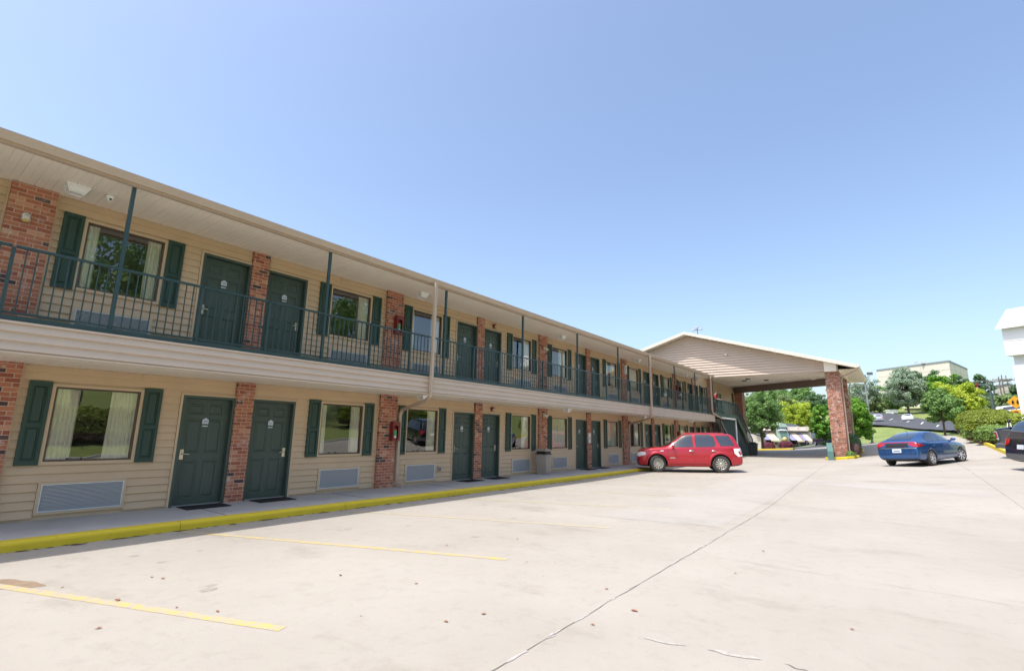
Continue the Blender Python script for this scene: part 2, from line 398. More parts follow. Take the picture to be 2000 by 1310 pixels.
_W = np.linalg.solve(_S, np.r_[_P[:, 2], 0, 0, 0])
def gz(X, Y):
    X = np.atleast_1d(np.asarray(X, float)); Y = np.atleast_1d(np.asarray(Y, float))
    q = np.stack([X.ravel(), Y.ravel()], 1); out = np.empty(len(q))
    for i in range(0, len(q), 4000):
        d = np.linalg.norm(q[i:i+4000, None]-_c[None], axis=2); out[i:i+4000] = _phi(d)@_W[:_n]+_W[_n]+q[i:i+4000]@_W[_n+1:]
    # level ground by the building
    t = np.clip((q[:, 0]-9)/8, 0, 1)*1.0; t = t*t*(3-2*t)
    s = np.clip((-8.5-q[:, 1])/4, 0, 1); t = np.maximum(t, s); t = np.maximum(t, np.clip((q[:, 1]-30)/20, 0, 1))
    return (out*t).reshape(X.shape)
def g1(x, y): return float(gz(x, y)[0])
def grid(name, xs, ys, fn, m, dz=0, kind='structure'):
    XX, YY = np.meshgrid(xs, ys, indexing='ij'); ZZ = gz(XX, YY)+dz
    if fn is not None: ZZ = fn(XX, YY, ZZ)
    nx, ny = XX.shape; vs = np.stack([XX.ravel(), YY.ravel(), ZZ.ravel()], 1)
    ii, jj = np.meshgrid(np.arange(nx-1), np.arange(ny-1), indexing='ij'); a = (ii*ny+jj).ravel()
    fs = np.stack([a, a+ny, a+ny+1, a+1], 1)
    me = bpy.data.meshes.new(name); me.from_pydata(vs.tolist(), [], fs.tolist()); me.materials.append(MATS[m]); me.polygons.foreach_set('use_smooth', [True]*len(fs))
    o = bpy.data.objects.new(name, me); col.objects.link(o); return tag(o, kind=kind)
def ruled(name, A, B, m, n=20, dz=.02, parent=None, kind='structure'):
    """sheet draped on the terrain between two lists of (x, y)"""
    A = np.array(A, float); B = np.array(B, float)
    if len(A) != len(B): B = np.stack([np.interp(np.linspace(0, 1, len(A)), np.linspace(0, 1, len(B)), B[:, j]) for j in (0, 1)], 1)
    t = np.linspace(0, 1, n)[None, :, None]; P = A[:, None]*(1-t)+B[:, None]*t
    Z = gz(P[..., 0], P[..., 1])+dz; k = len(A); vs = np.concatenate([P, Z[..., None]], 2).reshape(-1, 3)
    ii, jj = np.meshgrid(np.arange(k-1), np.arange(n-1), indexing='ij'); a = (ii*n+jj).ravel()
    fs = np.stack([a, a+n, a+n+1, a+1], 1)
    me = bpy.data.meshes.new(name); me.from_pydata(vs.tolist(), [], fs.tolist()); me.materials.append(MATS[m]); me.polygons.foreach_set('use_smooth', [True]*len(fs))
    o = bpy.data.objects.new(name, me); col.objects.link(o)
    if kind: tag(o, kind=kind)
    return o
def dense(pts, step=1.0):
    out = [pts[0]]
    for a, b in zip(pts, pts[1:]):
        k = max(1, int(math.dist(a, b)/step))
        for i in range(1, k+1): out.append(tuple(a[j]+(b[j]-a[j])*i/k for j in range(2)))
    return out
def sag(XX, YY, ZZ): return ZZ
def axis_(a, b, fine0, fine1, fs, cs, growth=1.25):
    xs = list(np.arange(fine0, fine1+.01, fs)); s = fs
    while xs[-1] < b: s = min(s*growth, cs); xs.append(xs[-1]+s)
    s = fs
    while xs[0] > a: s = min(s*growth, cs); xs.insert(0, xs[0]-s)
    return np.array(xs)
grid('ground', axis_(-300, 3200, -10, 60, 1.0, 200), axis_(-2500, 2500, -14, 16, 1.0, 200), None, 'grass', -.06)

# lot of concrete, kerbs, walk
def ylow(x):
    t = min(1, max(0, (x-24)/14)); t = t*t*(3-2*t); return -9.2+t*5.3+max(0, x-38)*.035
lx = list(np.arange(-24, 57.01, .75))
def yhigh(x): return 9.29 if x < 44.6 else (9.29+(x-44.6)*3 if x < 47 else 16.5)
ruled('parking_lot', [(x, ylow(x)) for x in lx], [(x, yhigh(x)) for x in lx], 'lot_concrete', 30, 0)
# newer grey patch of concrete
ruled('concrete_patch', dense([(9.9, 2.75), (21.5, 2.75)], .7), dense([(9.4, 5.0), (22.4, 5.0)], .7), 'patch_concrete', 8, .0018)
ruled('concrete_patch', dense([(17.8, -1.9), (19.1, -1.9)], .5), dense([(18.6, 2.4), (20.2, 2.4)], .5), 'patch_concrete', 12, .0018)
mb = MB(); mb.box(-24, 47.8, 9.44, 11.2, -.1, .13)
walk = mb.build('walkway', 'walk_concrete'); tag(walk, kind='structure')
mb = MB()
for i in range(-7, 16): mb.box(1.16+i*3.05, 1.175+i*3.05, 9.45, 11.0, .128, .1335)
tag(mb.build('walkway_joint', 'joint_dark'), kind='structure')
# yellow kerb with worn rounded nose, cast in lengths
mb = MB(); x = -24.0
while x < 36:
    L = 3.05; z0 = -.1
    pr = [(9.28, z0), (9.28, .085), (9.29, .112), (9.315, .13), (9.44, .134), (9.44, z0)]
    a = [(x+.004, y, z) for y, z in pr]; mb.prism(a, (L-.008, 0, 0)); x += L
tag(mb.build('kerb', 'yellow_kerb'), kind='structure')
# gutter dirt along kerb
mb = MB()
for i in range(420):
    X = random.uniform(-1, 30); s = random.uniform(.012, .05)*(1.6 if random.random() < .12 else 1); yy = 9.27-abs(random.gauss(0, .03)); z = g1(X, yy)
    mb.poly([(X+math.cos(a)*s*random.uniform(.6, 1.6), yy+math.sin(a)*s*.5-.01, z+.004+random.random()*.006) for a in np.arange(0, 6.2, 1.1)])
tag(mb.build('grit', 'dirt'), 'dark grit and crumbled dirt lying along the foot of the yellow kerb', 'dirt', kind='stuff')

def strip_line(p0, p1, wd, m, name, dz=.0025, n=24, jit=0, kind='structure'):
    p0 = Vector(p0); p1 = Vector(p1); d = (p1-p0).normalized(); q = Vector((-d.y, d.x))*wd/2
    A = []; B = []
    for i in range(n+1):
        p = p0.lerp(p1, i/n)+Vector((-d.y, d.x))*(random.gauss(0, jit) if jit else 0); ww = q*(1+(random.uniform(-.5, .6) if jit else 0)); A.append((p+ww)[:]); B.append((p-ww)[:])
    return ruled(name, A, B, m, 2, dz, kind=kind)
for i in range(-3, 9):
    x0 = .52+2.97*i
    if i == 0: a, b = (x0+.0, 9.15), (2.43, 4.2)
    else: a, b = (x0-.05, 9.2), (x0+1.98, 4.2)
    strip_line(a, b, .105, 'yellow_line' if i < 2 else 'yellow_line_faded', 'parking_line')
# joints between slabs
def joint(pts, wd, m='joint_dark', jit=.006, dz=.0035):
    for a, b in zip(pts, pts[1:]): strip_line(a, b, wd, m, 'pavement_joint', dz, max(4, int(math.dist(a, b)*5)), jit)
joint([(-6, 2.28), (12, 2.52), (36, 3.0)], .007)
joint([(-6, -2.35), (36, -1.9)], .008)
for X in (-8.5, -2.4, 9.6, 21.6): joint([(X, 2.52), (X-.35, 9.27)], .005, 'joint_soft', .003)
for X in (-2, 7.2): joint([(X, -9), (X+.25, 2.4)], .004, 'joint_soft', .003)
for X in (9.7, 17.6, 27.3): joint([(X+.5, -8.8), (X+.8, -1.9)], .005, 'joint_soft', .003)
# pale crumbled mortar along the long joint
for i in range(16):
    X = random.uniform(2, 14); Y = 2.36+(X)*.0145+random.gauss(0, .01)
    strip_line((X, Y), (X+random.uniform(.05, .35), Y), random.uniform(.01, .028), 'joint_pale', 'pavement_joint', .0042, 4, .006)
def gpt(px, py):
    r = ray(px, py); t = -EYE/r[2]; return (float(r[0]*t), float(r[1]*t))
for (p0, p1, W_) in [((1255, 1246), (1342, 1262), .035), ((1380, 1268), (1488, 1289), .055), ((1530, 1296), (1580, 1312), .012)]:
    a_, b_ = Vector(gpt(*p0)), Vector(gpt(*p1)); d_ = (b_-a_); q_ = Vector((-d_.y, d_.x)).normalized(); A = []; B = []
    for i in range(25):
        t = i/24; wv = W_*math.sin(math.pi*t)**.6*(1+.3*math.sin(t*13+p0[0])); c_ = a_+d_*t+q_*.012*math.sin(t*9); A.append((c_+q_*wv*.5)[:]); B.append((c_-q_*wv*.5)[:])
    ruled('pavement_patch', A, B, 'joint_soft_pale' if W_ > .02 else 'joint_dark', 2, .004)
# oil drips where cars stand, dark tyre scuffs
for i in range(-1, 8):
    for k in range(random.randint(2, 5)):
        X = .52+2.97*i+1.9+random.gauss(0, .35); Y = random.uniform(5.2, 8.2); rr_ = random.uniform(.02, .09); m_ = MB(); ph = random.random()*6; zz = g1(X, Y)
        P5 = [(X+rr_*math.cos(a)*(1+.2*math.sin(3*a+ph)+.12*math.sin(7*a)), Y+rr_*.8*math.sin(a)*(1+.2*math.sin(2*a+ph))) for a in np.linspace(0, 6.283, 26)[:-1]]
        m_.mesh([(x, y, g1(x, y)+.0022) for x, y in P5]+[(X, Y, zz+.0022)], [(q, (q+1) % 25, 25) for q in range(25)]); tag(m_.build('oil_stain', 'drip_stain'), kind='structure')
# brown stain beside the nearest line
mb = MB(); pts = []; c_ = gpt(20, 1141)
for k in range(40):
    a = k/40*2*math.pi; rr = 1+.10*math.sin(3*a+1)+.07*math.sin(7*a); px, py = 20+62*math.cos(a)*rr, 1141+9.5*math.sin(a)*rr; q_ = gpt(px, py); pts.append((q_[0], q_[1], .002))
mb.mesh(pts+[(c_[0], c_[1], .002)], [(k, (k+1) % 40, 40) for k in range(40)]); tag(mb.build('oil_stain', 'stain'), kind='structure')
# fallen leaves
LV = []
for i in range(26):
    px = random.uniform(60, 1500); py = random.uniform(985, 1240)
    r = ray(px, py); t = -EYE/r[2]; X, Y = r[0]*t, r[1]*t
    if Y > 8.9: continue
    LV.append((X, Y, random.uniform(.010, .022)))
for px, py, s in [(1239, 1193, .055), (229, 1172, .06), (296, 1127, .035), (1664, 1229, .03), (1010, 1052, .04)]:
    r = ray(px, py); t = -EYE/r[2]; LV.append((r[0]*t, r[1]*t, s*.55))
for X, Y, s in LV:
    mb = MB(); a0 = random.uniform(0, 6.28); z = g1(X, Y)+.006
    fr = [(0, -1.3), (.45, -.6), (.7, 0), (.35, .6), (0, 1.3), (-.4, .7), (-.65, .05), (-.4, -.7)]
    mb.mesh([(X+s*(u*math.cos(a0)-v*math.sin(a0)), Y+s*(u*math.sin(a0)+v*math.cos(a0)), z+abs(u)*s*.5) for u, v in fr]+[(X, Y, z)], [(i, (i+1) % 8, 8) for i in range(8)])
    tag(mb.build('fallen_leaf', 'leaf_brown'), 'small dry brown leaf lying on the pale concrete lot', 'leaf', 'dry leaves scattered on the concrete lot')

# ================================================================== MOTEL
YW = 11.08; P = 7.62
motel = empty('motel_building', (20, 11.08, 0), 0, 'long two-storey motel with tan siding, red brick pillars, dark green doors and an upper balcony', 'motel')
def mpart(mb, name, m, parent=None):
    par = parent or motel
    o = mb.build(name, m, par)
    if par is motel: o.matrix_parent_inverse = Matrix.Translation((-20, -11.08, 0))
    return o
FLO = [dict(z0=.13, top=2.60, dt=2.25, w0=1.036, w1=2.254, s0=.984, s1=2.326, a0=.248, a1=.671),
       dict(z0=3.05, top=5.524, dt=5.20, w0=3.976, w1=5.185, s0=3.91, s1=5.257, a0=3.17, a1=3.593)]
XL, XR = -3.4, 39.03
units = []     # (door x0,x1, win x0,x1, shutters, ac, hinge)
pill_w, pill_n = [], []
for k in range(-1, 5):
    b = k*P
    if k >= 0: units.append(dict(d=(b+3.85, b+4.828), w=(b+1.956, b+3.147), s=((b+1.62, b+1.905), (b+3.195, b+3.485)), a=(b+2.008, b+3.098), h='L', k=k))
    units.append(dict(d=(b+5.195, b+6.175), w=(b+6.869, b+8.052), s=((b+6.52, b+6.815), (b+8.10, b+8.39)), a=(b+6.95, b+8.04), h='R', k=k))
    if k >= 0: pill_w.append((b+.927, b+1.498))
    pill_n.append((b+4.828, b+5.195))
pill_w.append((39.03, 39.6))

def siding(mb, x0, x1, z0, z1, holes, expo=.136, y=YW, m='siding', clip=None, mp=None, lap=.03, gap=.019, zref=None):
    """lapped boards facing -Y (mp maps (u, depth, z) to the place)"""
    mp = mp or (lambda u, d, z: (u, y+d, z)); zr = z0 if zref is None else zref
    n = int((z1-zr)/expo)+2
    for i in range(n):
        a = zr+i*expo; c = min(a+expo, z1); a = max(a, z0)
        if c <= a+.004: continue
        segs = [(x0, x1)]
        if clip:
            lo, hi = clip((a+c)/2)
            segs = [(max(x0, lo), min(x1, hi))] if hi > lo else []
        for (h0, h1, g0, g1_) in holes:
            if g1_ <= a+.03 or g0 >= c-.03: continue
            ns = []
            for s0, s1 in segs:
                if h1 <= s0 or h0 >= s1: ns.append((s0, s1)); continue
                if h0 > s0: ns.append((s0, h0))
                if h1 < s1: ns.append((h1, s1))
            segs = ns
        full = zr+i*expo
        dl = -lap*(1-(a-full)/expo); dh = -lap*(1-(c-full)/expo)
        for s0, s1 in segs:
            if s1-s0 < .01: continue
            g = gap if a == full else 0
            mb.poly([mp(s0, dl, a+g), mp(s1, dl, a+g), mp(s1, dh-.002, c), mp(s0, dh-.002, c)])
            mb.poly([mp(s0, dl, a+g), mp(s0, -.0005, a+g), mp(s1, -.0005, a+g), mp(s1, dl, a+g)])
            if g: mb.poly([mp(s0, -.0005, a), mp(s1, -.0005, a), mp(s1, -.0005, a+g), mp(s0, -.0005, a+g)])
# walls of both floors with their openings
for fl in (0, 1):
    F = FLO[fl]; holes = []
    for u in units:
        holes.append((u['d'][0]-.045, u['d'][1]+.0 if u['h'] == 'L' else u['d'][1]+.045, 0, F['dt']+.04))
        if u['h'] == 'R': holes[-1] = (u['d'][0], u['d'][1]+.045, 0, F['dt']+.04)
        holes.append((u['w'][0]-.055, u['w'][1]+.055, F['w0']-.055, F['w1']+.05))
        holes.append((u['a'][0]-.05, u['a'][1]+.05, F['a0']-.05, F['a1']+.045))
    for p in pill_w+pill_n: holes.append((p[0]-.03, p[1]+.03, 0, 9))
    if fl == 1: holes += [(41.0, 41.75, 3.9, 5.05), (42.1, 42.8, 3.05, 5.05), (46.2, 46.75, 4.3, 5.35)]
    top = F['top'] if fl == 0 else 6.02
    mb = MB(); siding(mb, XL, 36.3, F['z0']+.02, F['top']+.02, holes)
    siding(mb, 36.3, 48.0, F['z0']+.02, 2.6 if fl == 0 else 6.02, holes)
    mpart(mb, 'siding_wall', 'siding')
# backing wall, ends and rear: a plain shell with openings left free
mb = MB()
for fl in (0, 1):
    F = FLO[fl]; z0 = -.3 if fl == 0 else 2.9; z1 = 2.9 if fl == 0 else 6.02
    xs = [XL]
    ops = sorted([(u['w'][0]-.01, u['w'][1]+.01, F['w0']-.01, F['w1']+.01) for u in units]+[(u['d'][0]+.0, u['d'][1]-.0, F['z0']-.1, F['dt']) for u in units])
    x = XL
    for (a, b, c, d) in ops:
        if a > x: mb.box(x, a, YW+.004, YW+.16, z0, z1)
        mb.box(a, b, YW+.004, YW+.16, z0, c); mb.box(a, b, YW+.004, YW+.16, d, z1); x = b
    mb.box(x, 48.0, YW+.004, YW+.16, z0, z1)
mb.box(XL, XL+.16, YW+.16, 22, -.3, 6.0); mb.box(47.84, 48, YW+.16, 22, -.3, 6.0); mb.box(XL, 48, 22, 22.16, -.3, 6.0)
mpart(mb, 'outer_wall', 'siding')
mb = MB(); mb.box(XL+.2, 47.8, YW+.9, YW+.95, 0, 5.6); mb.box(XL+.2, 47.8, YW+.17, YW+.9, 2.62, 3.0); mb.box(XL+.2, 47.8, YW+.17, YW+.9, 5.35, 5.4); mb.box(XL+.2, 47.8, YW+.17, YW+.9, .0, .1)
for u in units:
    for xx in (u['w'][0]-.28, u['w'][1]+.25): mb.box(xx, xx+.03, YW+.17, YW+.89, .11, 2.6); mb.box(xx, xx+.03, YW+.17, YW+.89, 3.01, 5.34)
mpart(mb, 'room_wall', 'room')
# brick pillars, one course relief, each its own part
for fl in (0, 1):
    z0, z1 = (-.05, 2.592) if fl == 0 else (3.0, 5.52)
    for (a, b) in pill_w+pill_n:
        d = .105 if b-a > .5 else .07
        if b > 39: z1 = 2.59 if fl == 0 else 6.0; d = .2
        mb = MB(); mb.box(a, b, YW-d, YW+.003, z0, z1); mpart(mb, 'brick_pillar', 'brick')
        mb = MB()
        for xx in (a-.032, b+.002):
            if b-a > .5: mb.box(xx, xx+.03, YW-.036, YW+.003, FLO[fl]['z0'], z1)
        if b-a > .5: mpart(mb, 'corner_trim', 'trim_tan')

# one window set: frame > pane, curtains ; trim
def wavy(x0, x1, z0, z1, y, amp=.022, wl=.055):
    n = max(8, int((x1-x0)/.011)); vs = []; fs = []; ph = random.uniform(0, 6); 
    for i in range(n+1):
        x = x0+(x1-x0)*i/n
        for j, z in enumerate((z0, (z0+z1)/2, z1)):
            k = (1.15, 1, .6)[j]; dx = .012*math.sin(x*9+ph+j)
            vs.append((x+dx*(2-j)/2, y+amp*k*math.sin(x*2*math.pi/wl+ph+.5*math.sin(x*11)+j*.25), z))
    for i in range(n):
        for j in (0, 1): a = i*3+j; fs.append((a, a+3, a+4, a+1))
    return MB().mesh(vs, fs, None, True)
CUR = {}
def make_window(u, fl):
    F = FLO[fl]; x0, x1 = u['w']; z0, z1 = F['w0'], F['w1']
    fr = MB()
    for (a, b, c, d) in ((x0, x0+.028, z0, z1), (x1-.028, x1, z0, z1), (x0+.028, x1-.028, z0, z0+.028), (x0+.028, x1-.028, z1-.028, z1)): fr.box(a, b, YW-.012, YW+.05, c, d)
    if fl == 0 and u['k'] < 3:
        for xx in (x0+.30, x0+.48): fr.box(xx, xx+.03, YW+.0, YW+.02, z0+.028, z0+.05, 'black')
    o = mpart(fr, 'window', 'brown')
    t = MB()
    for (a, b, c, d) in ((x0-.05, x0, z0-.05, z1+.045), (x1, x1+.05, z0-.05, z1+.045), (x0, x1, z0-.05, z0), (x0, x1, z1, z1+.045)): t.box(a, b, YW-.036, YW+.003, c, d)
    q = t.build('window_trim', 'trim_tan', o)
    g = MB(); g.poly([(x0+.02, YW+.022, z0+.02), (x1-.02, YW+.022, z0+.02), (x1-.02, YW+.022, z1-.02), (x0+.02, YW+.022, z1-.02)]); g.build('pane', 'window_glass', o)
    k = u['k']; w_ = x1-x0
    L, Rr = CUR.get((k, fl, u['h']), (.16, .22))
    if L: wavy(x0-.05, x0+w_*L, z0-.08, z1+.1, YW+.085).build('curtain', 'curtain', o)
    if Rr: wavy(x1-w_*Rr, x1+.05, z0-.08, z1+.1, YW+.085).build('curtain', 'curtain', o)
    # shutters of two sunk panels
    for s0, s1 in u['s']:
        m = MB(); c, d = F['s0'], F['s1']; st = .052; mid = c+(d-c)*.475
        m.box(s0, s0+st, YW-.062, YW-.014, c, d); m.box(s1-st, s1, YW-.062, YW-.014, c, d)
        for (a, b) in ((c, c+st+.02), (mid-st/2, mid+st/2), (d-st-.01, d)): m.box(s0+st, s1-st, YW-.061, YW-.014, a, b)
        for (a, b) in ((c+st+.02, mid-st/2), (mid+st/2, d-st-.01)):
            m.box(s0+st, s1-st, YW-.038, YW-.014, a, b)
            i = .022; X0, X1, Z0, Z1 = s0+st+i, s1-st-i, a+i, b-i
            m.mesh([(X0, YW-.0382, Z0), (X1, YW-.0382, Z0), (X1, YW-.0382, Z1), (X0, YW-.0382, Z1), (X0+.018, YW-.053, Z0+.018), (X1-.018, YW-.053, Z0+.018), (X1-.018, YW-.053, Z1-.018), (X0+.018, YW-.053, Z1-.018)], [(0, 1, 5, 4), (1, 2, 6, 5), (2, 3, 7, 6), (3, 0, 4, 7), (4, 5, 6, 7)])
        mpart(m, 'shutter', 'green_shutter')
CUR = {(0, 0, 'L'): (.30, .34), (0, 1, 'L'): (.17, .2), (0, 0, 'R'): (.16, .24), (0, 1, 'R'): (.05, .28), (1, 0, 'L'): (0, .28), (1, 1, 'L'): (.12, .30), (1, 0, 'R'): (.06, .38), (1, 1, 'R'): (.04, .34),
       (2, 0, 'L'): (.5, .5), (2, 1, 'L'): (.1, .42), (2, 0, 'R'): (.5, .5), (2, 1, 'R'): (.3, .42), (3, 0, 'L'): (.1, .45), (3, 1, 'L'): (.5, .5), (3, 0, 'R'): (.3, .3), (3, 1, 'R'): (.2, .5), (4, 0, 'L'): (.5, .5), (4, 0, 'R'): (.0, .4)}
def make_ac(u, fl):
    F = FLO[fl]; x0, x1 = u['a']; z0, z1 = F['a0'], F['a1']; m = MB()
    for (a, b, c, d) in ((x0-.045, x0-.005, z0-.045, z1+.04), (x1+.005, x1+.045, z0-.045, z1+.04), (x0-.005, x1+.005, z0-.045, z0-.005), (x0-.005, x1+.005, z1+.005, z1+.04)): m.box(a, b, YW-.037, YW+.003, c, d, 'trim_tan')
    for (a, b, c, d) in ((x0-.005, x0+.012, z0-.005, z1+.005), (x1-.012, x1+.005, z0-.005, z1+.005), (x0+.012, x1-.012, z0-.005, z0+.01), (x0+.012, x1-.012, z1-.01, z1+.005)): m.box(a, b, YW-.044, YW+.0, c, d, 'fin_metal')
    m.box(x0, x1, YW-.008, YW-.004, z0, z1, 'grey_bumper')
    n = 19; dz = (z1-z0-.02)/n
    for i in range(n):
        z = z0+.01+i*dz; m.mesh([(x0+.012, YW-.034, z), (x1-.012, YW-.034, z), (x1-.012, YW-.009, z+dz*.85), (x0+.012, YW-.009, z+dz*.85), (x0+.012, YW-.034, z+.006), (x1-.012, YW-.034, z+.006)], [(0, 1, 5, 4), (4, 5, 2, 3), (0, 3, 2, 1)], 'fin_metal')
    mpart(m, 'vent_grille', 'fin_metal')
def make_door(u, fl, num):
    F = FLO[fl]; x0, x1 = u['d']; zb, zt = F['z0'], F['dt']; fw = .05; m = MB()
    m.box(x0, x0+fw, YW-.040, YW+.12, zb, zt); m.box(x1-fw, x1, YW-.040, YW+.12, zb, zt); m.box(x0+fw, x1-fw, YW-.039, YW+.12, zt-fw, zt)
    m.box(x0+fw, x1-fw, YW+.0, YW+.15, zb-.005, zb+.02, 'steel_pole')
    fr = mpart(m, 'door_frame', 'green_door')
    tr = MB()
    xx = x0-.042 if u['h'] == 'L' else x1+.002
    tr.box(xx, xx+.04, YW-.037, YW+.003, zb, zt+.038)
    tr.box(min(x0, xx), max(x1, xx+.04), YW-.03, YW+.003, zt+.001, zt+.037) if False else tr.box(x0, x1, YW-.037, YW+.003, zt+.001, zt+.037)
    mpart(tr, 'door_trim', 'trim_tan')
    a, b = x0+fw+.004, x1-fw-.004; ya = YW+.075; c, d = zb+.022, zt-fw-.004; m = MB(); w_ = b-a; h = d-c
    # slab with six raised panels
    rows = [(c+.055*h, c+.40*h), (c+.475*h, c+.80*h), (c+.85*h, c+.95*h)]; cols_ = [(a+.13*w_, a+.44*w_), (a+.56*w_, a+.87*w_)]
    xs = sorted({a, b}|{q for p in cols_ for q in p}); zs = sorted({c, d}|{q for p in rows for q in p})
    for i in range(len(xs)-1):
        for j in range(len(zs)-1):
            X0, X1, Z0, Z1 = xs[i], xs[i+1], zs[j], zs[j+1]
            if (X0, X1) in cols_ and (Z0, Z1) in rows:
                def rg(s, y): return [(X0+s, y, Z0+s), (X1-s, y, Z0+s), (X1-s, y, Z1-s), (X0+s, y, Z1-s)]
                R4 = rg(0, ya)+rg(.014, ya+.014)+rg(.03, ya+.014)+rg(.052, ya+.002); m.mesh(R4, [(k*4+i2, k*4+(i2+1) % 4, (k+1)*4+(i2+1) % 4, (k+1)*4+i2) for k in range(3) for i2 in range(4)]+[(12, 13, 14, 15)])
            else: m.poly([(X0, ya, Z0), (X1, ya, Z0), (X1, ya, Z1), (X0, ya, Z1)])
    m.box(a, b, ya+.02, ya+.045, c, d)
    dr = mpart(m, 'door', 'green_door')
    hx = a+.075 if u['h'] == 'L' else b-.075; hz = zb+.98; s = 1 if u['h'] == 'L' else -1; m = MB()
    m.box(hx-.033, hx+.033, ya-.02, ya, hz-.10, hz+.09); m.box(hx-.024, hx+.024, ya-.032, ya-.02, hz+.03, hz+.085); m.box(hx-.012, hx+.012, ya-.034, ya-.03, hz+.05, hz+.06, 'black')
    m.tube([(hx, ya-.02, hz+.005), (hx, ya-.055, hz+.005), (hx+s*.03, ya-.06, hz+.005), (hx+s*.12, ya-.058, hz+.0)], .010)
    m.build('door_handle', 'brass_plate', dr)
    cx = (a+b)/2; pz = zb+1.62; m = MB(); pr = [(cx-.058, pz-.05), (cx+.058, pz-.05), (cx+.058, pz+.03), (cx, pz+.07), (cx-.058, pz+.03)]
    m.prism([(x, ya-.008, z) for x, z in pr], (0, .008, 0)); m.box(cx-.052, cx+.052, ya-.006, ya, pz-.105, pz-.083)
    pl = m.build('number_plate', 'plate_white', dr)
    if u['k'] >= 0 and u['k'] < 3:
        t = text_part(num, .055, 'number', 'ink_blue', dr, facing((cx, ya-.0085, pz-.003), (1, 0, 0), (0, 0, 1)), .001)
nums = {}
for i, u in enumerate(units):
    for fl in (0, 1):
        hide = fl == 1 and False
        make_window(u, fl) if not (u['k'] == 4 and u['h'] == 'R' and fl == 9) else None
        make_ac(u, fl)
        make_door(u, fl, '%d%02d' % (2 if fl == 0 else 3, 8+i) if False else ('2%02d' % (8+i) if fl == 0 else '3%02d' % (8+i)))

# dark doorways and windows of the far wall beneath the canopy
for (a, b, c, d, n_) in [(41.0, 41.75, 3.9, 5.05, 'window'), (42.1, 42.8, 3.05, 5.05, 'door'), (46.2, 46.75, 4.3, 5.35, 'window')]:
    m = MB(); m.box(a, a+.05, YW-.03, YW+.02, c, d); m.box(b-.05, b, YW-.03, YW+.02, c, d); m.box(a+.05, b-.05, YW-.029, YW+.02, d-.05, d); m.box(a+.05, b-.05, YW-.029, YW+.02, c, c+.05); m.box(a+.05, b-.05, YW-.0, YW+.006, c+.05, d-.05, 'car_glass' if n_ == 'window' else 'green_door')
    mpart(m, n_, 'brown' if n_ == 'window' else 'green_door')

mb = MB()
for fl in (0, 1):
    F = FLO[fl]
    for u in units:
        for q in range(5):
            zz = F['z0']+.02+.136*random.randint(0, 17); xx = random.choice([random.uniform(u['w'][0]-.2, u['w'][1]+.1), random.uniform(u['w'][0], u['w'][1])])
            if zz+.13 > F['top'] or (F['a0']-.2 < zz < F['a1']+.05) or (F['s0']-.15 < zz < F['w1']+.1): continue
            mb.box(xx, xx+.003, YW-.0335, YW-.02, zz+.02, zz+.134)
mpart(mb, 'siding_seam', 'gutter')

# balcony: deck, lapped fascia, soffits
XB = 34.86
mb = MB(); mb.box(XL, XB, 9.56, YW, 2.93, 3.045); mpart(mb, 'balcony_floor', 'walk_concrete')
def soffit(x0, x1, y0, y1, z, pitch=.102, name='soffit', parent=None, m='soffit'):
    mb = MB(); x = x0; i = 0
    while x < x1-.01:
        b = min(x+pitch, x1); wv = .012 if i % 2 else .02; g = .006 if i % 2 else .011
        mb.poly([(x, y0, z), (x, y1, z), (b-wv, y1, z), (b-wv, y0, z)]); mb.poly([(b-wv, y0, z), (b-wv, y1, z), (b-wv*.5, y1, z+g), (b-wv*.5, y0, z+g)]); mb.poly([(b-wv*.5, y0, z+g), (b-wv*.5, y1, z+g), (b, y1, z), (b, y0, z)]); x = b; i += 1
    if parent is None: return mpart(mb, name, m)
    return mb.build(name, m, parent)
soffit(XL, XB, 9.515, YW-.02, 2.592, name='balcony_soffit'); 
soffit(XL, XB, 9.62, YW-.02, 5.524, name='roof_soffit')
mb = MB(); siding(mb, XL, XB, 2.60, 2.985, [], .128, y=9.50, zref=2.60, lap=.032, gap=.02); mb.box(XL, XB, 9.502, 9.54, 2.585, 2.99); mb.box(XL, XB, 9.478, 9.502, 2.575, 2.60); mb.box(XL, XB, 9.47, 9.56, 2.986, 3.018)
mb.box(XB, XB+.02, 9.5, YW, 2.58, 3.0)
x = .9
mpart(mb, 'balcony_fascia', 'siding_grey')
mb = MB(); mb.box(XL, XB, 9.535, 9.60, 3.02, 3.10); mpart(mb, 'deck_edge', 'green_rail')
mb = MB(); x = .97
while x < 34: mb.box(x, x+.004, 9.4832, 9.49, 2.73 if int(x) % 2 else 2.86, 2.85 if int(x) % 2 else 2.98); x += 3.66
mpart(mb, 'siding_seam', 'gutter')
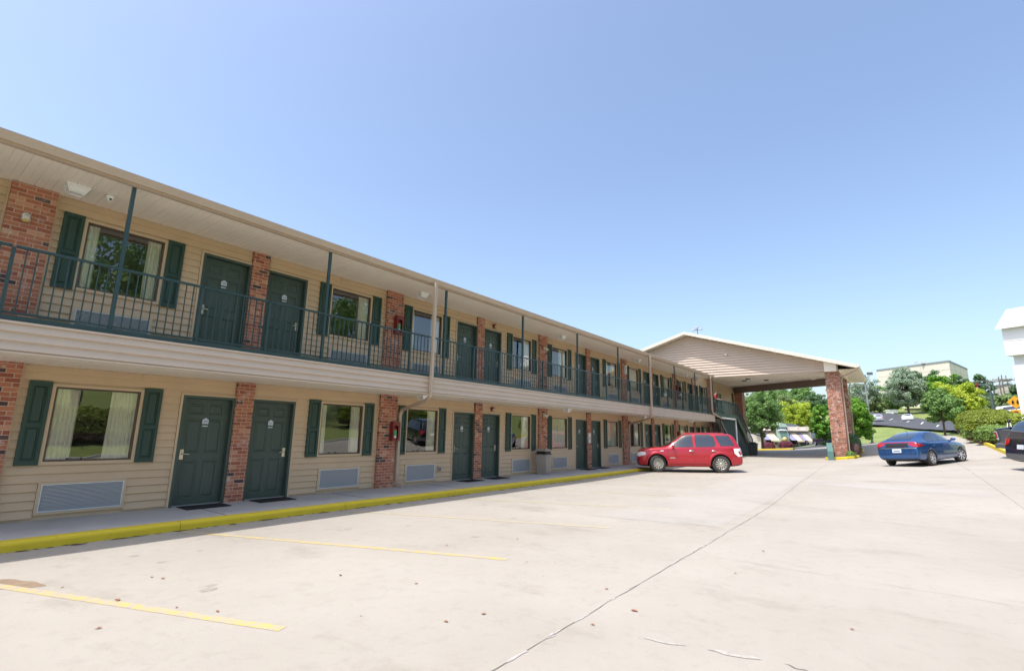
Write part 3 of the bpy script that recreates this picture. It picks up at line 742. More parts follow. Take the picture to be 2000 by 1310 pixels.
# roof posts and railing
roof_posts = [2.19+3.656*i for i in range(-1, 10)]
for x in roof_posts:
    if x > XB: x = 34.78
    mb = MB(); mb.box(x-.027, x+.027, 9.60, 9.654, 3.02, 5.524); mpart(mb, 'roof_post', 'green_rail')
RT, RB = 4.115, 3.165
def rail_panel(x0, x1, y, zt=RT, zb=RB, parent=None, mat_='green_rail', inv=True):
    mb = MB(); mb.box(x0, x1, y-.022, y+.022, zt-.035, zt); mb.box(x0, x1, y-.016, y+.016, zb-.03, zb)
    n = max(1, round((x1-x0)/.118))
    for i in range(1, n): xx = x0+(x1-x0)*i/n; mb.box(xx-.008, xx+.008, y-.008, y+.008, zb, zt-.035)
    return mpart(mb, 'railing_panel', mat_) if parent is None else mb.build('railing_panel', mat_, parent)
x = 2.19-3.656
while x < XB-.2:
    x1 = min(x+1.2187, 34.78)
    rail_panel(x+.02, x1-.02, 9.627)
    if min(abs(x1-p) for p in roof_posts) > .1 and x1 < 34.7:
        mb = MB(); mb.box(x1-.02, x1+.02, 9.60, 9.654, 3.02, RT-.036); mpart(mb, 'railing_post', 'green_rail')
    x = x1
# roof, gutter
RS = .31
mb = MB(); zr = 5.70
mb.prism([(XL-.4, 9.50, 5.60), (XL-.4, 9.50, 5.66), (XL-.4, 16.6, 5.66+7.1*RS), (XL-.4, 23.7, 5.66), (XL-.4, 23.7, 5.60), (XL-.4, 16.6, 5.60+7.1*RS-.02)], (XB+.3-XL+.4, 0, 0))
mb.prism([(XB+.3, 11.0, 5.66+1.5*RS-.06), (XB+.3, 11.0, 5.66+1.5*RS), (XB+.3, 16.6, 5.66+7.1*RS), (XB+.3, 23.7, 5.66), (XB+.3, 23.7, 5.60)], (48.3-XB-.3, 0, 0))
mpart(mb, 'roof', 'shingle')
mb = MB()
mb.prism([(XL-.3, 9.615, 5.505), (XL-.3, 9.53, 5.505), (XL-.3, 9.53, 5.63), (XL-.3, 9.615, 5.63)], (XB+.28-XL+.3, 0, 0))
gp = [(9.528, 5.535), (9.478, 5.535), (9.462, 5.56), (9.452, 5.60), (9.425, 5.635), (9.425, 5.66), (9.436, 5.66), (9.44, 5.642), (9.528, 5.642)]
mb.prism([(XL-.3, y, z) for y, z in gp], (XB+.3-XL+.3, 0, 0)); mpart(mb, 'gutter', 'gutter')
# downspouts: square pipe down the front, elbow below the balcony, back to the wall
def pipe(mb, pts, wd=.075):
    mb.tube(pts, wd*.72, None, 4, smooth=False)
for (xg, xw) in ((8.87, 9.23), (23.66, 24.46)):
    mb = MB(); y0 = 9.40
    pipe(mb, [(xg, y0, 5.55), (xg, y0, 2.62), (xg+.02, y0+.04, 2.50)]); pipe(mb, [(xg+.02, y0+.03, 2.51), (xg+.05, 9.6, 2.42), (xw, 10.90, 2.20), (xw, 10.97, 2.08)])
    pipe(mb, [(xw, 10.98, 2.12), (xw, 10.98, .30), (xw, 10.95, .22), (xw+.02, 10.72, .17)]); mpart(mb, 'downspout', 'gutter')
mb = MB(); pipe(mb, [(34.05, 9.40, 5.55), (34.05, 9.40, 3.30), (34.2, 9.40, 3.12), (35.3, 9.36, 2.92), (35.85, 9.33, 2.88)]); mpart(mb, 'downspout', 'gutter')
mb = MB(); mb.tube([(35.8, 9.33, 2.87), (39.55, 9.33, 2.87), (39.62, 9.33, 2.80), (39.62, 9.33, .2)], .06, None, 10); mpart(mb, 'drain_pipe', 'white_paint')
# outlet boxes with flap covers
for x in (10.9,):
    mb = MB(); mb.box(x-.13, x+.07, YW-.03, YW-.005, .45, .62, 'trim_tan'); mb.box(x-.06, x+.05, YW-.09, YW-.03, .47, .60, 'steel_pole'); mb.box(x-.04, x+.03, YW-.094, YW-.09, .49, .56, 'grey_bumper'); mpart(mb, 'outlet_box', 'trim_tan')
# upper-wall red flasher and lower
for x, z in ((13.35, 5.36), (13.35, 2.42)):
    mb = MB(); mb.box(x-.06, x+.06, YW-.09, YW-.012, z-.07, z+.07); mb.box(x-.03, x+.03, YW-.11, YW-.09, z-.05, z, 'white_paint'); mpart(mb, 'fire_alarm_sounder', 'red_box')

# ---- things fixed on or standing by the motel
POS = ['leftmost', 'second', 'third', 'fourth', 'fifth', 'sixth', 'seventh', 'eighth']
def soffit_light(x, y, z, label):
    e = empty('soffit_light', (x, y, z), 0, label, 'light', 'boxy white lights under the motel soffits'); m = MB()
    a, b = .13, .20
    m.mesh([(-a*1.2, -a, 0), (a*1.2, -a, 0), (a*1.2, a, 0), (-a*1.2, a, 0), (-a*1.2, -a, -.025), (a*1.2, -a, -.025), (a*1.2, a, -.025), (-a*1.2, a, -.025)], [(0, 3, 2, 1), (0, 1, 5, 4), (1, 2, 6, 5), (2, 3, 7, 6), (3, 0, 4, 7), (4, 5, 6, 7)][::1], 'white_bright')
    for sx, sy in ((-1, -1), (1, -1), (1, 1), (-1, 1)): m.tube([(sx*a*1.1, sy*a*.9, -.02), (sx*a*.72, sy*a*.6, -.125)], .010, 'white_bright', 5)
    q = [(sx*a*.72, sy*a*.6, -.125) for sx, sy in ((-1, -1), (1, -1), (1, 1), (-1, 1))]
    for i in range(4): m.tube([q[i], q[(i+1) % 4]], .012, 'white_bright', 5)
    m.build('housing', 'white_bright', e)
    m = MB(); m.mesh([(-a*1.02, -a*.84, -.026), (a*1.02, -a*.84, -.026), (a*1.02, a*.84, -.026), (-a*1.02, a*.84, -.026), (-a*.66, -a*.54, -.118), (a*.66, -a*.54, -.118), (a*.66, a*.54, -.118), (-a*.66, a*.54, -.118)], [(0, 1, 5, 4), (1, 2, 6, 5), (2, 3, 7, 6), (3, 0, 4, 7), (4, 5, 6, 7)]); m.build('lens', 'clear_lens', e)
for i, k in enumerate((0, 1, 2, 3, 4)):
    soffit_light(k*P+1.70 if k else 1.62, 10.42, 5.522, '%s white boxy light under the roof soffit, above the upper balcony' % POS[i])
    soffit_light(k*P+1.80 if k else .72, 10.25 if k else 10.5, 2.590, '%s white boxy light under the balcony soffit, over the ground-floor walkway' % POS[i])
e = empty('security_camera', (2.05, 10.36, 5.52), 0, 'small white dome camera under the roof soffit near the first brick pillar', 'camera')
m = MB(); m.lathe([(.0, 0), (.06, 0), (.06, .035), (.05, .05)], (0, 0, 0), (0, 0, -1), None, 14); m.build('mount', 'white_bright', e)
m = MB(); m.lathe([(.045, .048), (.04, .08), (.02, .1), (0, .104)], (0, 0, 0), (0, 0, -1), None, 14); m.lathe([(.018, .0), (.018, .02), (0, .022)], (0, -.028, -.07), (0, -1, -.4), 'black', 10); m.build('camera_dome', 'white_bright', e)
def spot(x, z, lab, y=YW-.105, twin=False):
    e = empty('floodlight', (x, y, z), 0, lab, 'light'); m = MB(); m.lathe([(0, 0), (.05, 0), (.05, .03), (0, .032)], (0, 0, 0), (0, -1, 0), None, 12); m.build('base', 'white_paint', e)
    for s in ((-1, 1) if twin else (0,)):
        m = MB(); m.lathe([(0, 0), (.03, 0), (.045, .05), (.055, .12), (.05, .13)], (s*.05, -.04, -.0), (s*.5, -.5, -.7), None, 12); h = m.build('lamp_head', 'white_paint', e); m = MB(); m.lathe([(.05, .13), (.035, .15), (0, .155)], (s*.05, -.04, 0), (s*.5, -.5, -.7), None, 12); m.build('lens', 'bread', h)
spot(1.16, 4.98, 'single white floodlight on the leftmost upper brick pillar')
spot(16.46, 5.02, 'twin white floodlight on the wide upper brick pillar above the grey trash bin', twin=True)
spot(16.46, 2.36, 'twin white floodlight low on the wide ground-floor brick pillar behind the trash bin', twin=True)
e = empty('wall_light', (24.08, YW-.105, 4.95), 0, 'slim white wall lamp on a wide upper brick pillar above the red car hood', 'light'); m = MB(); m.box(-.07, .07, -.10, 0, -.22, .2); m.box(-.09, .09, -.12, 0, .2, .25); m.build('housing', 'white_paint', e); m = MB(); m.box(-.05, .05, -.115, -.10, -.18, .16); m.build('lens', 'clear_lens', e)
def cabinet(x, zc, lab):
    e = empty('extinguisher_cabinet', (x, YW-.105, zc), 0, lab, 'fire extinguisher', 'red fire extinguisher cabinets on the brick pillars'); e.scale = (.82, .82, .82); m = MB()
    m.box(-.15, .15, -.02, 0, -.30, .33); m.box(-.15, -.13, -.17, -.02, -.30, .33); m.box(.13, .15, -.17, -.02, -.30, .33); m.box(-.13, .13, -.17, -.02, .31, .33); m.box(-.13, .13, -.17, -.02, -.30, -.28)
    for a, b, c, d in ((-.15, -.10, -.30, .33), (.07, .15, -.30, .33), (-.10, .07, .20, .33), (-.10, .07, -.30, -.24)): m.box(a, b, -.185, -.17, c, d)
    m.build('cabinet', 'red_box', e)
    m = MB(); m.lathe([(0, -.25), (.06, -.25), (.065, -.2), (.065, .08), (.04, .13), (.018, .15), (.018, .2), (0, .2)], (-.01, -.095, 0), (0, 0, 1), None, 16); m.tube([(-.01, -.1, .16), (.03, -.13, .17), (.06, -.14, .1), (.06, -.14, -.05)], .01, 'black', 6); ex = m.build('extinguisher', 'ext_red', e)
    m = MB(); m.lathe([(.0655, -.12), (.0658, .05)], (-.01, -.095, 0), (0, 0, 1), 'green_label', 16); m.lathe([(.066, -.2), (.066, -.12)], (-.01, -.095, 0), (0, 0, 1), 'white_paint', 16); m.build('extinguisher_label', 'green_label', ex)
cabinet(8.93, 4.55, 'red fire extinguisher cabinet on the upper brick pillar just left of the tall downspout')
cabinet(9.02, 1.60, 'red fire extinguisher cabinet on the ground-floor brick pillar beside the downspout')
cabinet(31.75, 4.55, 'red fire extinguisher cabinet on an upper brick pillar near the balcony exit sign')
cabinet(31.75, 1.60, 'red fire extinguisher cabinet on the ground-floor brick pillar above the red car roof')
e = empty('room_sign', (20.25, YW-.072, 1.45), 0, 'small white notice plate on the narrow brick pillar between two ground-floor doors', 'sign'); m = MB(); m.box(-.1, .1, -.012, 0, -.22, .22); m.build('sign_board', 'white_paint', e); m = MB(); m.box(-.03, .03, -.016, -.012, -.06, .02); m.lathe([(0, 0), (.02, 0), (.02, .003), (0, .003)], (0, -.014, .05), (0, -1, 0), None, 10); m.build('sign_symbol', 'ink_blue', e)
# mats
di = 0; dd = []
for u in units:
    if u['k'] < 0 or u['k'] > 2: continue
    dd.append(u)
for i, u in enumerate(dd):
    x0 = u['d'][0]+.12; m = MB(); y1 = 10.99; y0 = y1-.50; m.box(x0, x0+.78, y0, y1, .131, .146)
    for k in range(15): m.box(x0+.03+k*.05, x0+.055+k*.05, y0+.03, y1-.03, .146, .150)
    e = m.build('doormat', 'rubber'); tag(e, 'black ribbed doormat before the %s green ground-floor door from the left' % ORD[i], 'doormat', 'black doormats on the ground-floor walkway')
# trash bin
e = empty('trash_bin', (15.95, 10.63, .13), .05, 'square taupe trash bin with black band, standing on the walkway by a brick pillar', 'trash can'); m = MB()
a, b = .20, .245; vs = [(s*a, t*a, 0) for s, t in ((-1, -1), (1, -1), (1, 1), (-1, 1))]+[(s*b, t*b, .78) for s, t in ((-1, -1), (1, -1), (1, 1), (-1, 1))]
m.mesh(vs, [(0, 3, 2, 1), (4, 5, 6, 7), (0, 1, 5, 4), (1, 2, 6, 5), (2, 3, 7, 6), (3, 0, 4, 7)])
for s in (-1, 1): m.mesh([(-.17, s*.236, .05), (.17, s*.236, .05), (.19, s*.250, .72), (-.19, s*.250, .72), (-.17, s*.22, .05), (.17, s*.22, .05), (.19, s*.23, .72), (-.19, s*.23, .72)], [(0, 1, 2, 3), (1, 5, 6, 2), (0, 3, 7, 4)])
m.box(-.253, .253, -.253, .253, .735, .765); m.build('bin_body', 'taupe', e); e.scale = (.86, .86, .95)
m = MB(); m.box(-.225, .225, -.225, .225, .78, .885); m.box(-.27, .27, -.27, .27, .768, .80); m.build('bin_opening', 'black', e)
m = MB(); m.box(-.26, .26, -.26, .26, .886, .93); m.mesh([(s*.26, t*.26, .93) for s, t in ((-1, -1), (1, -1), (1, 1), (-1, 1))]+[(s*.15, t*.15, .985) for s, t in ((-1, -1), (1, -1), (1, 1), (-1, 1))], [(0, 1, 5, 4), (1, 2, 6, 5), (2, 3, 7, 6), (3, 0, 4, 7), (4, 5, 6, 7)]); m.build('bin_lid', 'taupe', e)
# exit sign
e = empty('exit_sign', (33.9, 10.35, 5.40), 0, 'small EXIT sign hanging under the roof soffit at the far end of the balcony', 'sign'); m = MB(); m.box(-.012, .012, -.2, .2, -.12, .10); m.build('sign_box', 'white_paint', e); m = MB(); m.tube([(0, 0, .10), (0, 0, .125)], .02); m.build('mount', 'white_paint', e)
text_part('EXIT', .19, 'sign_letters', 'ext_red', e, facing((-.0135, 0, -.01), (0, -1, 0), (0, 0, 1)), .002, .36)
# box on the balcony floor by the first pillar
m = MB(); m.box(1.42, 1.60, 10.75, 11.03, 3.05, 3.20, 'black'); m.box(1.44, 1.52, 10.744, 10.75, 3.07, 3.13, 'white_bright'); m.box(1.40, 1.62, 10.73, 11.0, 3.20, 3.225, 'black')
tag(m.build('small_box', 'black'), 'small black box with a white corner on the balcony floor by the leftmost pillar', 'box')

# ================================================================== PORTE COCHERE
G = 38.3
porte = empty('porte_cochere', (G, 3, 0), 0, 'large gabled entrance canopy with tan siding carried on thick red brick pillars', 'canopy')
inv = Matrix.Translation((-G, -3, 0))
def ppart(mb, name, m, parent=None):
    o = mb.build(name, m, parent or porte)
    if parent is None: o.matrix_parent_inverse = inv
    return o
ZC = 5.92; AY, AZ = 12.15, 9.46; EY, EZ = 1.50, 6.20; sl = (AZ-EZ)/(AY-EY); BY = 23.0
def rake_z(y): return AZ-sl*abs(y-AY)
def gclip(z):
    d = (AZ-.24-z)/sl; return (-(AY+d), -(AY-d))       # u = -y
mb = MB()
mpx = lambda u, d, z: (G+d, -u, z)
siding(mb, -min(BY, 22), -2.72, ZC, AZ, [], .19, clip=gclip, mp=mpx, lap=.05, gap=.036)
mb.prism([(G+.004, 2.55, ZC), (G+.004, 22, ZC), (G+.004, 22, rake_z(22)-.2), (G+.004, AY, AZ-.22), (G+.004, 2.55, rake_z(2.55)-.2)], (.1, 0, 0))
ppart(mb, 'gable_wall', 'siding_grey')
OV = .68; XE = 47.4
# roof slabs and soffit underside of the eave
mb = MB()
for (y0, y1) in ((EY, AY), (AY, 22.9)):
    z0, z1 = rake_z(y0), rake_z(y1)
    mb.prism([(G-OV, y0, z0), (G-OV, y1, z1), (G-OV, y1, z1-.05), (G-OV, y0, z0-.05)], (XE-G+2*OV, 0, 0))
ppart(mb, 'roof', 'shingle')
mb = MB()
for (y0, y1) in ((EY, AY), (AY, 22.9)):
    z0, z1 = rake_z(y0), rake_z(y1)
    for X in (G-OV-.03, XE+OV):
        mb.prism([(X, y0, z0+.012), (X, y1, z1+.012), (X, y1, z1-.19), (X, y0, z0-.19)], (.03, 0, 0))
        mb.prism([(X-.012, y0, z0+.016), (X-.012, y1, z1+.016), (X-.012, y1, z1-.06), (X-.012, y0, z0-.06)], (.012, 0, 0))
mb.box(G-OV, XE+OV, EY-.02, EY+.01, EZ-.20, EZ-.01)
mb.prism([(G-.31, 3.28, ZC-.02), (G-.31, 3.28, rake_z(3.28)-.06), (G-.31, 2.62, rake_z(2.62)-.06), (G-.31, 2.62, ZC-.02)], (.3, 0, 0))
ppart(mb, 'roof_trim', 'soffit')
mb = MB()   # soffit of the overhang in front of the gable, and under the eave
mb.prism([(G-OV, EY+.01, EZ-.17), (G-OV, AY, AZ-.17), (G-OV, AY, AZ-.185), (G-OV, EY+.01, EZ-.185)], (OV, 0, 0))
mb.prism([(G-OV, AY, AZ-.17), (G-OV, 22.9, rake_z(22.9)-.17), (G-OV, 22.9, rake_z(22.9)-.185), (G-OV, AY, AZ-.185)], (OV, 0, 0))
mb.box(G+.0, XE+OV, EY+.01, 2.5, EZ-.185, EZ-.172)
ppart(mb, 'eave_soffit', 'soffit')
o = soffit(2.5, 11.0, -(XE), -(G+.1), ZC, .15, 'ceiling', porte); o.matrix_basis = Matrix.Rotation(R(90), 4, 'Z'); o.matrix_parent_inverse = inv
bxx = lambda y: 42.0+(y-2.55)*(47.0-42.0)/8.45
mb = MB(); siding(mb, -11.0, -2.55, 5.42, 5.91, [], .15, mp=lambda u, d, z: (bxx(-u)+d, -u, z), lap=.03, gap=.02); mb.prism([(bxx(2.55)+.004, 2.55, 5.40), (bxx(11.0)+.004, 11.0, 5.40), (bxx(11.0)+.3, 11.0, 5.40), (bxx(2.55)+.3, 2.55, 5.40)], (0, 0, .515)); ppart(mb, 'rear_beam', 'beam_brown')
mb = MB(); mb.box(G+.1, XE-.3, 2.5, 2.62, ZC-.005, EZ-.18); mb.box(G+.1, XE, 2.38, 2.499, ZC-.1, EZ-.18); ppart(mb, 'side_beam', 'soffit')
for (x0, x1, y0, y1) in ((G+.02, G+.72, 2.50, 3.30), (42.9, 43.6, 2.42, 3.2)):
    mb = MB(); mb.box(x0, x1, y0, y1, -.3, ZC-.004); o = ppart(mb, 'brick_pillar', 'brick_porte')
mb = MB(); mb.box(47.2, 48.2, 10.45, 11.3, -.3, 5.98); ppart(mb, 'brick_pillar', 'brick')
mb = MB(); gp = [(EY-.02, EZ-.03), (EY-.14, EZ-.03), (EY-.14, EZ-.07), (EY-.10, EZ-.16), (EY-.02, EZ-.16)]
mb.prism([(G-OV-.02, y, z) for y, z in gp], (XE-G+2*OV+.04, 0, 0)); ppart(mb, 'gutter', 'soffit')
mb = MB(); mb.tube([(G-.45, EY-.06, EZ-.15), (G-.45, EY-.02, EZ-.3), (G+.25, 2.35, EZ-.62), (G+.3, 2.42, EZ-.85), (G+.3, 2.42, .5)], .05, None, 4, smooth=False); ppart(mb, 'downspout', 'gutter')
mb = MB(); mb.tube([(XE+.4, EY-.06, EZ-.15), (XE+.4, EY+.0, EZ-.35), (43.6, 2.3, EZ-.75), (43.4, 2.34, EZ-.95), (43.4, 2.34, 1.0)], .05, None, 4, smooth=False); ppart(mb, 'downspout', 'gutter')
for i, (X, Y) in enumerate(((40.2, 8.4), (41.3, 8.9), (41.6, 7.4), (42.2, 4.4), (42.0, 6.2))):
    e = empty('canopy_light', (X, Y, ZC), 0, 'small round light in the canopy ceiling, %s of five counting from the stair side' % ORD[i], 'light', 'round lights in the canopy ceiling'); m = MB(); m.lathe([(0, .0), (.17, .0), (.17, .05), (.13, .09), (0, .1)], (0, 0, 0), (0, 0, -1), None, 16); m.build('housing', 'grey_bumper' if i < 3 else 'soffit', e); m = MB(); m.lathe([(.12, .095), (.08, .12), (0, .125)], (0, 0, 0), (0, 0, -1), None, 16); m.build('lens', 'clear_lens', e)
e = empty('gable_floodlight', (G-.02, 9.35, 7.55), 0, 'tiny white floodlight on the grey gable siding of the entrance canopy', 'light'); m = MB(); m.box(-.05, 0, -.05, .05, -.05, .05); m.build('base', 'white_bright', e); m = MB(); m.box(-.16, -.05, -.07, .07, -.04, .06); m.build('lamp_head', 'white_bright', e)
# roof floodlight cluster seen over the ridge
p = onX(1362, 645, 43.0); e = empty('roof_floodlights', (p[0], p[1], 0), 0, 'cluster of small floodlights on a thin pole rising above the canopy ridge', 'light'); m = MB(); m.tube([(0, 0, 7), (0, 0, p[2]+.15)], .035); m.tube([(0, -.35, p[2]+.05), (0, .35, p[2]+.05)], .03); m.build('pole', 'steel_pole', e)
for dy, dz in ((-.3, .0), (.3, 0), (0, .18)):
    m = MB(); m.box(-.22, .0, dy-.13, dy+.13, p[2]+dz-.02, p[2]+dz+.14); m.build('lamp_head', 'fin_metal', e)
# pillar island
isl = [(37.25, 3.55), (37.1, 3.2), (37.3, 2.5), (37.7, 2.15), (38.6, 1.98), (44.2, 1.9), (44.8, 2.2), (44.8, 3.3), (44.3, 3.7), (38, 3.75)]
def kerb_loop(pts, closed, m, name, h=.15, wd=.16, parent=None):
    mb = MB(); D2 = dense(list(pts)+([pts[0]] if closed else []), .6); n = len(D2); secs = []
    for i, p in enumerate(D2):
        a = D2[i-1] if i else (D2[-2] if closed else D2[0]); b = D2[(i+1) % n] if i < n-1 else (D2[1] if closed else D2[-1])
        d = Vector((b[0]-a[0], b[1]-a[1])).normalized(); q = Vector((-d.y, d.x)); z = g1(*p); secs.append([(p[0], p[1], z-.2), (p[0], p[1], z+h-.03), (p[0]+q.x*.03, p[1]+q.y*.03, z+h), (p[0]+q.x*wd, p[1]+q.y*wd, z+h), (p[0]+q.x*wd, p[1]+q.y*wd, z-.2)])
    vs = [v for s in secs for v in s]; mb.mesh(vs, [(i*5+k, (i+1)*5+k, (i+1)*5+k+1, i*5+k+1) for i in range(n-1) for k in range(4)])
    o = mb.build(name, m); return tag(o, kind='structure')
isl_ccw = isl[::1]
kerb_loop(isl, True, 'yellow_kerb', 'kerb')
mb = MB(); c = (41, 2.85); 
for a, b in zip(isl, isl[1:]+isl[:1]):
    k = .93
    f = lambda p, k: (c[0]+(p[0]-c[0])*k, c[1]+(p[1]-c[1])*k)
    A, B = f(a, .975), f(b, .975); A2, B2 = f(a, .7), f(b, .7)
    z = lambda p, h: (*p, g1(*p)+h)
    mb.poly([z(A, .12), z(B, .12), z(B2, .3), z(A2, .3)]); mb.poly([z(A2, .3), z(B2, .3), z(c, .3)])
tag(mb.build('planting_bed', 'mulch'), kind='structure')
e = MB(); pr = [(3.12, 0), (3.55, 0), (3.55, 1), (3.12, 1)]
gzz = g1(37, 3.3)
e.mesh([(36.5, 3.12, gzz-.15), (36.5, 3.42, gzz-.15), (38.29, 3.62, gzz), (38.29, 3.31, gzz), (36.5, 3.12, .84), (36.5, 3.42, .84), (38.29, 3.62, 1.34), (38.29, 3.31, 1.34)], [(0, 1, 5, 4), (3, 7, 6, 2), (0, 4, 7, 3), (1, 2, 6, 5), (4, 5, 6, 7), (0, 3, 2, 1)])
tag(e.build('pillar_guard', 'teal_guard'), 'sloping teal metal guard at the foot of the front canopy pillar', 'guard')

# ================================================================== STAIRCASE
st = empty('staircase', (36, 9.5, 0), 0, 'dark green outdoor staircase with landing and railings at the far end of the balcony', 'staircase'); si = Matrix.Translation((-36, -9.5, 0))
def spart(mb, name, m):
    o = mb.build(name, m, st); o.matrix_parent_inverse = si; return o
mb = MB(); mb.box(34.90, 40.9, 9.5, YW-.2, 2.95, 3.04); spart(mb, "landing", "green_deck")
mb = MB(); mb.box(34.90, 41.0, 9.46, 9.5, 2.90, 3.18); spart(mb, 'landing_fascia', 'green_rail')
gf = g1(45.5, 9.5)
mb = MB(); x = 35.0
for (a, b) in ((35.0, 36.9), (36.9, 38.8), (38.8, 40.8)):
    m = MB(); m.box(a, b, 9.50, 9.54, 4.10, 4.15); m.box(a, b, 9.505, 9.535, 3.2, 3.23)
    n = 16
    for i in range(n+1): xx = a+(b-a)*i/n; m.box(xx-.009, xx+.009, 9.511, 9.529, 3.2, 4.1)
    m.box(b-.03, b+.03, 9.49, 9.55, 3.0, 4.16); spart(m, 'railing_panel', 'green_rail')
    m = MB(); m.box(a, b, 10.80, 10.84, 4.10, 4.15)
n = 17; rise = (3.04-gf)/n; run = 4.6/n
mb = MB()
for i in range(n):
    x = 41.0+i*run; z = 3.04-(i+1)*rise; mb.box(x, x+run+.03, 9.56, 10.7, z-.04, z)
spart(mb, 'steps', 'green_deck')
for y in (9.46, 10.72):
    m = MB(); m.prism([(40.85, y, 2.80), (40.85, y, 3.18), (41.0, y, 3.18), (45.75, y, gf+.12), (45.75, y, gf-.05), (45.35, y, gf-.05)], (0, .06, 0)); spart(m, 'stringer', 'green_rail')
    m = MB(); m.tube([(40.9, y+.03, 4.18), (45.5, y+.03, gf+1.1)], .03, None, 6); m.tube([(45.5, y+.03, gf+1.12), (45.5, y+.03, gf)], .03, None, 6)
    for i in range(1, 34): t = i/34; x = 40.9+4.6*t; zt = 4.18+(gf+1.1-4.18)*t; m.box(x-.009, x+.009, y+.021, y+.039, zt-1.0, zt)
    spart(m, 'hand_rail', 'green_rail')
m = MB(); siding(m, 36.2, 45.2, .12, 2.86, [], .16, y=9.62, m=None, clip=lambda z: (36.3+(2.86-z)*1.55, 41.2+(2.86-z)*1.53)); spart(m, 'enclosure_wall', 'dark_green_siding')
m = MB(); m.prism([(36.4, 9.63, 2.86), (40.3, 9.63, .12), (45.0, 9.63, .12), (41.0, 9.63, 2.86)], (0, .05, 0)); m.tube([(36.35, 9.58, 2.86), (40.6, 9.58, .15)], .035, 'taupe', 4); spart(m, 'enclosure_frame', 'dark_green_siding')
m = MB(); m.box(36.4, 36.5, 9.52, 9.62, .12, 2.95, 'brown'); m.box(35.02, 35.12, 9.56, 9.66, 3.0, 5.5, 'brown'); spart(m, 'post', 'brown')
e = empty('waste_bin', (42.6, 8.9, g1(42.6, 8.9)), 0, 'dark square bin in the shade at the foot of the green staircase', 'trash can'); m = MB(); m.mesh([(s*.24, t*.24, 0) for s, t in ((-1, -1), (1, -1), (1, 1), (-1, 1))]+[(s*.3, t*.3, .85) for s, t in ((-1, -1), (1, -1), (1, 1), (-1, 1))], [(0, 3, 2, 1), (0, 1, 5, 4), (1, 2, 6, 5), (2, 3, 7, 6), (3, 0, 4, 7)]); m.build('bin_body', 'grey_plastic', e); m = MB(); m.box(-.33, .33, -.33, .33, .85, .92); m.box(-.2, .2, -.2, .2, .92, 1.0); m.build('bin_lid', 'black', e)

